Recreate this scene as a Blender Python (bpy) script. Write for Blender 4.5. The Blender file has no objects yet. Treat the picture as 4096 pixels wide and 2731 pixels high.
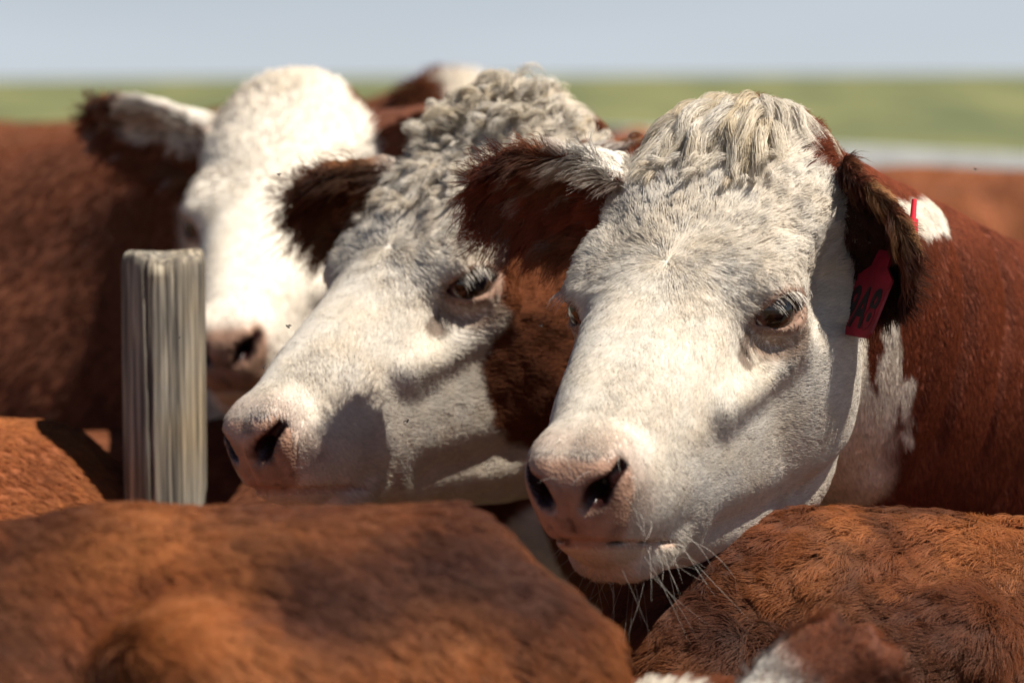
import bpy, bmesh, math, random
import numpy as np
from mathutils import Vector, Matrix

FUR = 1.0            # global fur density
scene = bpy.context.scene
rng = np.random.default_rng(7)

# ------------------------------------------------------------------ camera, sky, sun, exposure
CAM = np.array([0.0, 0.0, 1.3]); PITCH = math.radians(4.0); FPX = 11378.0; PW, PH = 4096, 2731
cam_d = bpy.data.cameras.new('camera'); cam = bpy.data.objects.new('camera', cam_d)
scene.collection.objects.link(cam); scene.camera = cam
cam.location = CAM; cam.rotation_euler = (math.pi/2 - PITCH, 0, 0)
cam_d.lens = 100.0; cam_d.sensor_width = 36.0; cam_d.clip_start = 0.05; cam_d.clip_end = 6000
cam_d.dof.use_dof = True; cam_d.dof.focus_distance = 2.93; cam_d.dof.aperture_fstop = 3.5
SUN_DIR = np.array([0.48, -0.16, 0.86]); SUN_DIR /= np.linalg.norm(SUN_DIR)
sun_d = bpy.data.lights.new('sun', 'SUN'); sun = bpy.data.objects.new('sun', sun_d)
scene.collection.objects.link(sun)
sun_d.energy = 5.0; sun_d.angle = math.radians(0.5); sun_d.color = (1.0, 0.93, 0.82)
sun.location = (4, -2, 8)
sun.rotation_euler = Vector(SUN_DIR).to_track_quat('Z', 'Y').to_euler()
world = bpy.data.worlds.new('World'); scene.world = world; world.use_nodes = True
wn = world.node_tree.nodes; wl = world.node_tree.links
bg = wn['Background']; sky = wn.new('ShaderNodeTexSky'); sky.sky_type = 'NISHITA'; sky.sun_disc = False
sky.sun_elevation = math.asin(SUN_DIR[2]); sky.sun_rotation = math.atan2(SUN_DIR[0], SUN_DIR[1])
sky.altitude = 900; sky.air_density = 1.0; sky.dust_density = 0.6; sky.ozone_density = 3.0
bg.inputs[1].default_value = 0.0315
# thin pale cloud veiling the lower sky all round
wtc = wn.new('ShaderNodeTexCoord'); wsp = wn.new('ShaderNodeSeparateXYZ'); wl.new(wtc.outputs['Generated'], wsp.inputs[0])
wmp = wn.new('ShaderNodeMapping'); wmp.inputs['Scale'].default_value = (1, 1, 5); wl.new(wtc.outputs['Generated'], wmp.inputs[0])
wno = wn.new('ShaderNodeTexNoise'); wno.inputs['Scale'].default_value = 3.2; wno.inputs['Detail'].default_value = 5; wl.new(wmp.outputs[0], wno.inputs['Vector'])
wmr = wn.new('ShaderNodeMapRange'); wmr.interpolation_type = 'SMOOTHSTEP'; wmr.inputs[1].default_value = 0.28; wmr.inputs[2].default_value = -0.02; wl.new(wsp.outputs['Z'], wmr.inputs[0])
wno2 = wn.new('ShaderNodeMapRange'); wno2.inputs[1].default_value = .3; wno2.inputs[2].default_value = .7; wno2.inputs[3].default_value = .78; wno2.inputs[4].default_value = 1.0; wl.new(wno.outputs[0], wno2.inputs[0])
wmu = wn.new('ShaderNodeMath'); wmu.operation = 'MULTIPLY'; wl.new(wmr.outputs[0], wmu.inputs[0]); wl.new(wno2.outputs[0], wmu.inputs[1])
wmx = wn.new('ShaderNodeMix'); wmx.data_type = 'RGBA'; wl.new(wmu.outputs[0], wmx.inputs[0]); wl.new(sky.outputs[0], wmx.inputs[6]); wmx.inputs[7].default_value = (12.6, 13.7, 15.2, 1)
wl.new(wmx.outputs[2], bg.inputs[0])
scene.view_settings.view_transform = 'Standard'; scene.view_settings.look = 'None'
scene.view_settings.exposure = 0.71; scene.view_settings.gamma = 1.0
scene.render.engine = 'CYCLES'
scene.cycles.max_bounces = 6; scene.cycles.diffuse_bounces = 3; scene.cycles.glossy_bounces = 2
scene.cycles.transmission_bounces = 3; scene.cycles.transparent_max_bounces = 8
scene.cycles.use_adaptive_sampling = True; scene.cycles.adaptive_threshold = 0.02
scene.cycles.use_denoising = True; scene.cycles.denoiser = 'OPENIMAGEDENOISE'; scene.cycles.denoising_prefilter = 'ACCURATE'
scene.cycles_curves.shape = 'RIBBONS'

CF = np.array([0, math.cos(PITCH), -math.sin(PITCH)]); CR = np.array([1.0, 0, 0]); CU = np.cross(CR, CF)
def at(px, py, dist):
    """world point seen at a photograph pixel, dist metres along the view axis"""
    return CAM + (CF + CR*(px-PW/2)/FPX - CU*(py-PH/2)/FPX)*dist
def proj(P):
    d = P-CAM; z = np.maximum(d@CF, 1e-3)
    return PW/2+FPX*(d@CR)/z, PH/2-FPX*(d@CU)/z, z

# ------------------------------------------------------------------ numpy tools
def unit(v):
    v = np.asarray(v, float); return v/np.maximum(np.linalg.norm(v, axis=-1, keepdims=True), 1e-9)
def smooth(a, b, x):
    t = np.clip((x-a)/(b-a), 0, 1); return t*t*(3-2*t)
def _h(ix, iy, iz, seed):
    h = (ix.astype(np.uint32)*np.uint32(374761393) + iy.astype(np.uint32)*np.uint32(668265263)
         + iz.astype(np.uint32)*np.uint32(2147483647) + np.uint32((seed*1013904223+12345) & 0xffffffff))
    h ^= h >> np.uint32(13); h *= np.uint32(1274126177); h ^= h >> np.uint32(16)
    h *= np.uint32(2246822519); h ^= h >> np.uint32(15)
    return h
def noise(P, scale, seed=0):
    """value noise in -1..1, features of about `scale` metres"""
    q = P/scale + 1000.0; i = np.floor(q).astype(np.int64); f = q-i; f = f*f*(3-2*f)
    r = 0
    for dx in (0, 1):
        wx = f[:, 0] if dx else 1-f[:, 0]
        for dy in (0, 1):
            wy = f[:, 1] if dy else 1-f[:, 1]
            for dz in (0, 1):
                wz = f[:, 2] if dz else 1-f[:, 2]
                r = r + wx*wy*wz*(_h(i[:, 0]+dx, i[:, 1]+dy, i[:, 2]+dz, seed)/2147483648.0-1)
    return r
def fbm(P, scale, seed=0, o=3):
    r = 0; a = 1.0
    for k in range(o):
        r = r+a*noise(P, scale, seed+17*k); a *= .5; scale *= .5
    return r
def nvec(P, scale, seed):
    return np.stack([noise(P, scale, seed+k*31) for k in range(3)], 1)
def voronoi(P, cell, seed=0):
    q = P/cell + 1000.0; b = np.floor(q).astype(np.int64)
    best = np.full(len(P), 1e9); cen = np.zeros_like(P); idn = np.zeros(len(P), np.uint32)
    for dx in (-1, 0, 1):
        for dy in (-1, 0, 1):
            for dz in (-1, 0, 1):
                cx, cy, cz = b[:, 0]+dx, b[:, 1]+dy, b[:, 2]+dz
                h = _h(cx, cy, cz, seed)
                fp = np.stack([cx+(h & 1023)/1023., cy+((h >> np.uint32(10)) & 1023)/1023., cz+((h >> np.uint32(20)) & 1023)/1023.], 1)
                d = ((fp-q)**2).sum(1); m = d < best
                best[m] = d[m]; cen[m] = fp[m]; idn[m] = h[m]
    return (cen-1000.0)*cell, idn
def hrand(idn, k):
    z = np.zeros(len(idn), np.int64)
    return _h(idn.astype(np.int64), z+k, z, 5)/4294967296.0

# signed distance pieces
def smin(a, b, k):
    h = np.clip(.5+.5*(b-a)/k, 0, 1); return b+(a-b)*h-k*h*(1-h)
def smax(a, b, k): return -smin(-a, -b, k)
def ell(p, c, r):
    q = (p-np.array(c))/np.array(r); k0 = np.linalg.norm(q, axis=1)
    k1 = np.linalg.norm(q/np.array(r), axis=1); return k0*(k0-1)/np.maximum(k1, 1e-6)
def cone(p, a, b, ra, rb):
    a = np.asarray(a, float); ab = np.asarray(b, float)-a; t = np.clip((p-a)@ab/max(ab@ab, 1e-9), 0, 1)
    return np.linalg.norm(p-a-t[:, None]*ab, axis=1)-(ra+(rb-ra)*t)

def surface_nets(f, lo, hi, h, clip=None):
    lo = np.array(lo, float); hi = np.array(hi, float); C = 6
    nc = np.ceil((hi-lo)/(h*C)).astype(int)+1; n = nc*C
    g = np.stack(np.meshgrid(*[np.arange(k) for k in nc], indexing='ij'), -1).reshape(-1, 3)
    cc = lo+(g*C+(C-1)/2)*h
    dc = f(cc)
    act = np.abs(dc) < C*h*1.9
    vals = np.repeat(np.repeat(np.repeat(dc.reshape(nc).astype(np.float32), C, 0), C, 1), C, 2)
    off = np.stack(np.meshgrid(*[np.arange(C)]*3, indexing='ij'), -1).reshape(-1, 3)
    idx = (g[act][:, None, :]*C+off[None]).reshape(-1, 3)
    out = np.empty(len(idx), np.float32)
    for s in range(0, len(idx), 400000):
        out[s:s+400000] = f(lo+idx[s:s+400000]*h)
    vals[idx[:, 0], idx[:, 1], idx[:, 2]] = out
    sg = vals < 0
    cnt = np.zeros(n-1, np.uint8)
    for dx in (0, 1):
        for dy in (0, 1):
            for dz in (0, 1):
                cnt += sg[dx:n[0]-1+dx, dy:n[1]-1+dy, dz:n[2]-1+dz]
    ci = np.argwhere((cnt > 0) & (cnt < 8))
    vid = np.full(n-1, -1, np.int32); vid[ci[:, 0], ci[:, 1], ci[:, 2]] = np.arange(len(ci))
    acc = np.zeros((len(ci), 3)); num = np.zeros(len(ci))
    corners = [(a, b, c) for a in (0, 1) for b in (0, 1) for c in (0, 1)]
    for p in corners:
        for ax in range(3):
            if p[ax]: continue
            q = list(p); q[ax] = 1
            va = vals[ci[:, 0]+p[0], ci[:, 1]+p[1], ci[:, 2]+p[2]]; vb = vals[ci[:, 0]+q[0], ci[:, 1]+q[1], ci[:, 2]+q[2]]
            m = (va < 0) != (vb < 0); t = np.where(m, va/np.where(m, va-vb, 1), 0)
            pos = np.array(p, float)[None].repeat(len(ci), 0); pos[:, ax] += t
            acc[m] += pos[m]; num += m
    V = lo+(ci+acc/num[:, None])*h
    quads = []
    for ax in range(3):
        u, w = (ax+1) % 3, (ax+2) % 3
        sl0 = [slice(1, n[k]-1) for k in range(3)]; sl0[ax] = slice(0, n[ax]-1)
        sl1 = list(sl0); sl1[ax] = slice(1, n[ax])
        a = sg[tuple(sl0)]; b = sg[tuple(sl1)]
        e = np.argwhere(a != b); st = a[e[:, 0], e[:, 1], e[:, 2]]
        base = e.copy(); base[:, u] += 1; base[:, w] += 1
        def cell(du, dw):
            c = base.copy(); c[:, u] -= du; c[:, w] -= dw
            c = np.minimum(c, n-2); return vid[c[:, 0], c[:, 1], c[:, 2]]
        q = np.stack([cell(1, 1), cell(0, 1), cell(0, 0), cell(1, 0)], 1)
        q[~st] = q[~st][:, ::-1]
        quads.append(q)
    Q = np.concatenate(quads); Q = Q[(Q >= 0).all(1)]
    # pull the vertices onto the surface and read their normals
    for _ in range(1):
        d = f(V); e = h*.5
        G = np.stack([f(V+np.eye(3)[k]*e)-f(V-np.eye(3)[k]*e) for k in range(3)], 1)/(2*e)
        g2 = np.maximum((G*G).sum(1), .05); step = np.clip(d/g2, -h*.5, h*.5)
        V = V-G*step[:, None]
    if clip is not None:
        Q = Q[clip(V[Q].mean(1))]
        used = np.zeros(len(V), bool); used[Q] = True; re = np.cumsum(used)-1
        V = V[used]; Q = re[Q]; G = G[used]
    return V, Q, unit(G)

# ------------------------------------------------------------------ blender helpers
COL = scene.collection
def link(o, parent=None):
    COL.objects.link(o)
    if parent: o.parent = parent
    return o
def tag(o, label=None, cat=None, group=None, kind=None):
    if label: o['label'] = label
    if cat: o['category'] = cat
    if group: o['group'] = group
    if kind: o['kind'] = kind
    return o
def empty(name, loc):
    o = bpy.data.objects.new(name, None); o.location = loc; o.empty_display_size = .1; return link(o)
def mesh_obj(name, V, F, mat, parent=None, origin=(0, 0, 0), smooth_=True, cols=None):
    me = bpy.data.meshes.new(name); V = np.asarray(V, float)-np.asarray(origin)
    F = np.asarray(F)
    if F.ndim == 2 and F.dtype != object:
        nf, k = F.shape
        me.vertices.add(len(V)); me.vertices.foreach_set('co', V.astype(np.float32).ravel())
        me.loops.add(nf*k); me.loops.foreach_set('vertex_index', F.astype(np.int32).ravel())
        me.polygons.add(nf); me.polygons.foreach_set('loop_start', np.arange(0, nf*k, k, dtype=np.int32))
        me.polygons.foreach_set('loop_total', np.full(nf, k, np.int32))
        me.update(calc_edges=True)
    else:
        me.from_pydata([tuple(v) for v in V], [], [list(map(int, q)) for q in F])
    me.validate()
    if smooth_: me.polygons.foreach_set('use_smooth', np.ones(len(me.polygons), bool))
    for nm, c in (cols or {}).items():
        if c.ndim == 2:
            a = me.attributes.new(nm, 'FLOAT_COLOR', 'POINT')
            a.data.foreach_set('color', np.concatenate([c, np.ones((len(c), 1))], 1).astype(np.float32).ravel())
        else:
            a = me.attributes.new(nm, 'FLOAT', 'POINT'); a.data.foreach_set('value', c.astype(np.float32))
    me.materials.append(mat); me.update()
    o = bpy.data.objects.new(name, me); 
    if parent is None: o.location = origin
    return link(o, parent)
def hair_obj(name, pts, rad, col, sn, mat, parent, origin):
    """pts (N,K,3) world; rad (N,); col (N,3); sn (N,3)"""
    N, K = pts.shape[:2]
    c = bpy.data.hair_curves.new(name); c.add_curves([K]*N)
    c.attributes['position'].data.foreach_set('vector', (pts-np.asarray(origin)).astype(np.float32).ravel())
    r = rad[:, None]*np.interp(np.linspace(0, 1, K), [0, .6, 1], [1, .85, .15])[None]
    ra = c.attributes.new('radius', 'FLOAT', 'POINT') if 'radius' not in c.attributes else c.attributes['radius']
    ra.data.foreach_set('value', r.astype(np.float32).ravel())
    a = c.attributes.new('coat', 'FLOAT_COLOR', 'CURVE')
    a.data.foreach_set('color', np.concatenate([col, np.ones((N, 1))], 1).astype(np.float32).ravel())
    a = c.attributes.new('skin_normal', 'FLOAT_VECTOR', 'CURVE'); a.data.foreach_set('vector', sn.astype(np.float32).ravel())
    c.materials.append(mat)
    o = bpy.data.objects.new(name, c); return link(o, parent)

def new_mat(name):
    m = bpy.data.materials.new(name); m.use_nodes = True
    nt = m.node_tree; return m, nt.nodes, nt.links, nt.nodes['Principled BSDF']
def N_(nodes, kind, **kw):
    n = nodes.new(kind)
    for k, v in kw.items(): setattr(n, k, v)
    return n

# hair: coloured per strand, lit mostly by the skin's slope so that the coat follows the body
def make_fur_mat(name, root_dark, tip_light, gloss, rough, trans):
    m, n, l, b = new_mat(name); n.remove(b); out = n['Material Output']
    at_ = N_(n, 'ShaderNodeAttribute', attribute_name='coat'); sn = N_(n, 'ShaderNodeAttribute', attribute_name='skin_normal')
    hi = N_(n, 'ShaderNodeHairInfo'); geo = N_(n, 'ShaderNodeNewGeometry')
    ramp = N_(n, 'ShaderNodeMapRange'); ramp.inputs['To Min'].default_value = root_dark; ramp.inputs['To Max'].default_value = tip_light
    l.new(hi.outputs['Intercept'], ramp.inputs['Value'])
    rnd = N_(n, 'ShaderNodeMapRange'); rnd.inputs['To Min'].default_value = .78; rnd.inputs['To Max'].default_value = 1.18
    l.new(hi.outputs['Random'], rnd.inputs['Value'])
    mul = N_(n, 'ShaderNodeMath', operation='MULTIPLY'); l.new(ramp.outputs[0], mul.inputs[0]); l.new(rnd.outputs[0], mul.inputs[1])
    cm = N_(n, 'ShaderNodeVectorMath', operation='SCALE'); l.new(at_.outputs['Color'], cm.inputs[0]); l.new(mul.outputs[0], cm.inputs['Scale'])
    mixn = N_(n, 'ShaderNodeMix', data_type='VECTOR'); mixn.inputs[0].default_value = .15
    l.new(sn.outputs['Vector'], mixn.inputs[4]); l.new(geo.outputs['Normal'], mixn.inputs[5])
    nn = N_(n, 'ShaderNodeVectorMath', operation='NORMALIZE'); l.new(mixn.outputs[1], nn.inputs[0])
    dif = N_(n, 'ShaderNodeBsdfDiffuse'); l.new(cm.outputs[0], dif.inputs['Color']); l.new(nn.outputs[0], dif.inputs['Normal'])
    hr = N_(n, 'ShaderNodeBsdfHair', component='Reflection'); hr.inputs['RoughnessU'].default_value = rough; hr.inputs['RoughnessV'].default_value = .8
    hc = N_(n, 'ShaderNodeMix', data_type='RGBA'); hc.inputs[0].default_value = .18; hc.inputs[7].default_value = (1, 1, 1, 1)
    l.new(cm.outputs[0], hc.inputs[6]); l.new(hc.outputs[2], hr.inputs['Color'])
    tr = N_(n, 'ShaderNodeBsdfTranslucent'); l.new(cm.outputs[0], tr.inputs['Color']); l.new(nn.outputs[0], tr.inputs['Normal'])
    dt = N_(n, 'ShaderNodeMixShader'); dt.inputs[0].default_value = trans; l.new(dif.outputs[0], dt.inputs[1]); l.new(tr.outputs[0], dt.inputs[2])
    mx = N_(n, 'ShaderNodeMixShader'); mx.inputs[0].default_value = gloss
    l.new(dt.outputs[0], mx.inputs[1]); l.new(hr.outputs[0], mx.inputs[2]); l.new(mx.outputs[0], out.inputs['Surface'])
    return m
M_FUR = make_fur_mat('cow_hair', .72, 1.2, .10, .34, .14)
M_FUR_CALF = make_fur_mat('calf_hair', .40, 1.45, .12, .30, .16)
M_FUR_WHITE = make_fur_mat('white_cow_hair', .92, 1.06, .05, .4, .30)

def make_hide_mat():
    m, n, l, b = new_mat('cow_hide')
    a = N_(n, 'ShaderNodeAttribute', attribute_name='coat'); w = N_(n, 'ShaderNodeAttribute', attribute_name='wet')
    tc = N_(n, 'ShaderNodeTexCoord')
    no = N_(n, 'ShaderNodeTexNoise'); no.inputs['Scale'].default_value = 60; no.inputs['Detail'].default_value = 6
    l.new(tc.outputs['Object'], no.inputs['Vector'])
    mr = N_(n, 'ShaderNodeMapRange'); mr.inputs[1].default_value = .3; mr.inputs[2].default_value = .7; mr.inputs[3].default_value = .8; mr.inputs[4].default_value = 1.15
    l.new(no.outputs[0], mr.inputs[0])
    sc = N_(n, 'ShaderNodeVectorMath', operation='SCALE'); l.new(a.outputs['Color'], sc.inputs[0]); l.new(mr.outputs[0], sc.inputs['Scale'])
    l.new(sc.outputs[0], b.inputs['Base Color'])
    rr = N_(n, 'ShaderNodeMapRange'); rr.inputs[3].default_value = .85; rr.inputs[4].default_value = .30; l.new(w.outputs['Fac'], rr.inputs[0]); l.new(rr.outputs[0], b.inputs['Roughness'])
    b.inputs['Specular IOR Level'].default_value = .3
    vo = N_(n, 'ShaderNodeTexVoronoi'); vo.inputs['Scale'].default_value = 330; l.new(tc.outputs['Object'], vo.inputs['Vector'])
    bp = N_(n, 'ShaderNodeBump'); bp.inputs['Distance'].default_value = .0007; l.new(w.outputs['Fac'], bp.inputs['Strength'])
    l.new(vo.outputs['Distance'], bp.inputs['Height']); l.new(bp.outputs[0], b.inputs['Normal'])
    return m
M_HIDE = make_hide_mat()

# ------------------------------------------------------------------ the cow: head, ears, neck, body as one distance field
# head frame: x to the animal's left, y towards the muzzle, z out of the forehead; metres for a grown cow
HT = np.array([  # y,    top,   bottom, half width, widest level, upper and lower roundness
    [-.14, .012, -.140, .055, .55, 2.0, 2.0],
    [-.10, .046, -.205, .072, .62, 2.3, 2.0],
    [-.06, .064, -.255, .098, .68, 2.6, 2.0],
    [ .00, .057, -.325, .121, .72, 2.9, 2.2],
    [ .06, .045, -.358, .129, .73, 3.0, 2.4],
    [ .12, .033, -.366, .125, .72, 3.0, 2.5],
    [ .18, .020, -.358, .116, .70, 2.9, 2.5],
    [ .24, .011, -.336, .104, .66, 2.8, 2.5],
    [ .30, .003, -.304, .094, .62, 2.6, 2.5],
    [ .36, -.003, -.268, .084, .58, 2.5, 2.4],
    [ .42, -.010, -.234, .074, .56, 2.4, 2.4],
    [ .47, -.019, -.206, .066, .55, 2.3, 2.4],
    [ .51, -.030, -.178, .054, .55, 2.3, 2.4],
    [ .545, -.045, -.146, .045, .55, 2.3, 2.3],
    [ .575, -.070, -.108, .030, .55, 2.2, 2.2]])
_yy = np.linspace(-.14, .575, 400)
def _cub(y, v):
    m = np.gradient(v, y); out = np.empty_like(_yy)
    k = np.clip(np.searchsorted(y, _yy)-1, 0, len(y)-2); h = y[k+1]-y[k]; t = (_yy-y[k])/h
    return (2*t**3-3*t**2+1)*v[k]+(t**3-2*t**2+t)*h*m[k]+(-2*t**3+3*t**2)*v[k+1]+(t**3-t**2)*h*m[k+1]
HTAB = [_cub(HT[:, 0], HT[:, i]) for i in range(1, 7)]
EYE_C = np.array([.0915, .205, -.046]); EYE_R = .0310
EYE_N = unit(np.array([.90, .36, .12])); EYE_A = unit(np.array([-.30, .85, .20])); EYE_A = unit(EYE_A-EYE_N*(EYE_A@EYE_N)); EYE_B = np.cross(EYE_N, EYE_A)
if EYE_B[2] < 0: EYE_B = -EYE_B
def mouth_z(y): return -.116+(np.clip(y, .43, .60)-.56)*.58

def nostril(q):
    nn = smin(cone(q, (.021, .566, -.074), (.036, .556, -.063), .0080, .0090), cone(q, (.036, .556, -.063), (.053, .528, -.049), .0085, .0050), .008)
    return smin(nn, cone(q, (.030, .558, -.068), (.030, .500, -.06), .009, .008), .008)
def head_sdf(p):
    x = np.abs(p[:, 0])*(1+.13*smooth(.40, .51, p[:, 1])); y = np.clip(p[:, 1], -.139, .574); z = p[:, 2]; q = np.stack([x, p[:, 1], z], 1)
    zt, zb, w, zf, nu, nl = [np.interp(y, _yy, t) for t in HTAB]
    zc = zb+(zt-zb)*zf; dz = z-zc; up = dz > 0; h = np.where(up, zt-zc, zc-zb); n = np.where(up, nu, nl)
    f = ((x/w)**n+(np.abs(dz)/h)**n+1e-9)**(1/n); r = np.sqrt(x*x+dz*dz)
    d = np.where(r > 1e-4, r*(1-1/np.maximum(f, 1e-2)), -np.minimum(w, h)); d = np.maximum(d, -.12)
    d = smax(d, p[:, 1]-.572, .02); d = smax(d, -.13-p[:, 1], .03)
    # cheek, cheekbone, brow, orbit
    d = smin(d, ell(q, (.078, .120, -.16), (.048, .105, .115)), .04)
    d = smin(d, cone(q, (.102, .20, -.088), (.076, .345, -.088), .020, .015), .028)
    d = smin(d, ell(q, (.086, .195, -.040), (.040, .056, .042)), .03)
    d = smin(d, cone(q, (.094, .155, -.008), (.103, .220, -.022), .0135, .010), .024)
    d = smax(d, -ell(q, (.140, .115, -.060), (.034, .05, .05)), .03)
    d = smax(d, -ell(q, (.114, .272, -.058), (.022, .048, .030)), .028)
    g = smin(cone(q, (.070, .38, -.215), (.098, .21, -.272), .006, .010), cone(q, (.098, .21, -.272), (.108, .06, -.300), .008, .004), .01); d = smax(d, -g, .040)
    # muzzle: upper lip, nostril wings, chin
    d = smin(d, ell(q, (.010, .504, -.080), (.054, .060, .048)), .022)
    d = smin(d, ell(q, (.035, .514, -.060), (.023, .036, .026)), .022)
    d = smin(d, ell(q, (.038, .462, -.116), (.033, .066, .040)), .02)
    d = smax(d, (q-np.array([0, .567, -.05]))@unit(np.array([0, .97, .10]))+5.5*x*x, .014)
    d = smin(d, ell(q, (.012, .458, -.176), (.050, .058, .030)), .012)
    d = smax(d, -ell(q, (0, .577, -.078), (.005, .012, .05)), .008)
    zm = mouth_z(p[:, 1])
    slit = np.maximum(np.abs(z-zm)-.0012, .468-p[:, 1]); d = smax(d, -slit, .006)
    # nostrils
    nn = nostril(q)
    d = smax(d, -nn, .006)
    # eyelids and the almond between them
    e = q-EYE_C; en, ea, eb = e@EYE_N, e@EYE_A, e@EYE_B; er = np.linalg.norm(e, axis=1)
    d = smin(d, er-(EYE_R+.0055), .012)
    d = smin(d, smax(np.abs(er-(EYE_R+.006))-.0045, np.abs(eb-.0195)-.006, .004), .006)
    ha, hu, hl = .0350, .0185, .0155
    prof = np.maximum(1-(ea/ha)**2, -.6); al = np.where(eb > 0, eb-hu*prof, -eb-hl*prof)
    al = np.maximum(al, -en+.004); d = np.where(er < .06, smax(d, -al, .004), d)
    d = smax(d, -(er-(EYE_R-.001)), .001)
    # tear groove running from the front corner of the eye
    c0 = EYE_C+EYE_N*.024+EYE_A*.028
    d = smax(d, -cone(q, c0, c0+np.array([-.006, .035, -.022]), .0045, .002), .008)
    return d

EAR_U = np.array([0, .1, .25, .45, .65, .82, .94, 1.0]); EAR_W = np.array([.030, .042, .056, .062, .056, .042, .024, .004])
def ear_frame(axis, face):
    a = unit(axis); c = unit(face); c = unit(c-a*(a@c)); b = np.cross(c, a); return a, b, c
def ear_coords(p, ear):
    d = p-ear['base']; a, b, c = ear['fr']; L = ear['len']
    u = d@a; v = d@b; w = d@c; t = np.clip(u/L, 0, 1)
    return u, v, w-ear.get('bend', 0)*t*t*L, t
def ear_sdf(p, ear):
    u, v, w, t = ear_coords(p, ear); L = ear['len']; s = L/.2
    hw = np.interp(t, EAR_U, EAR_W)*s*ear.get('wide', 1); k = np.interp(t, [0, .3, 1], [1.25, .8, .45])*ear.get('cup', 1)
    c0 = k*(v*v)/np.maximum(hw, .01*s)-.3*k*hw; sl = 2*k*v/np.maximum(hw, .01*s)
    d = np.abs(w-c0)/np.sqrt(1+np.minimum(sl*sl, 4))-(.0075*s*(1.3-.6*t))
    d = smax(d, (np.abs(v)-hw)*.85, .008); d = smax(d, u-L, .01); d = smax(d, -.02-u, .01)
    return smin(d, cone(p, ear['root'], ear['base']+ear['fr'][0]*.035, .045*s, .032*s), .03)

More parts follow.
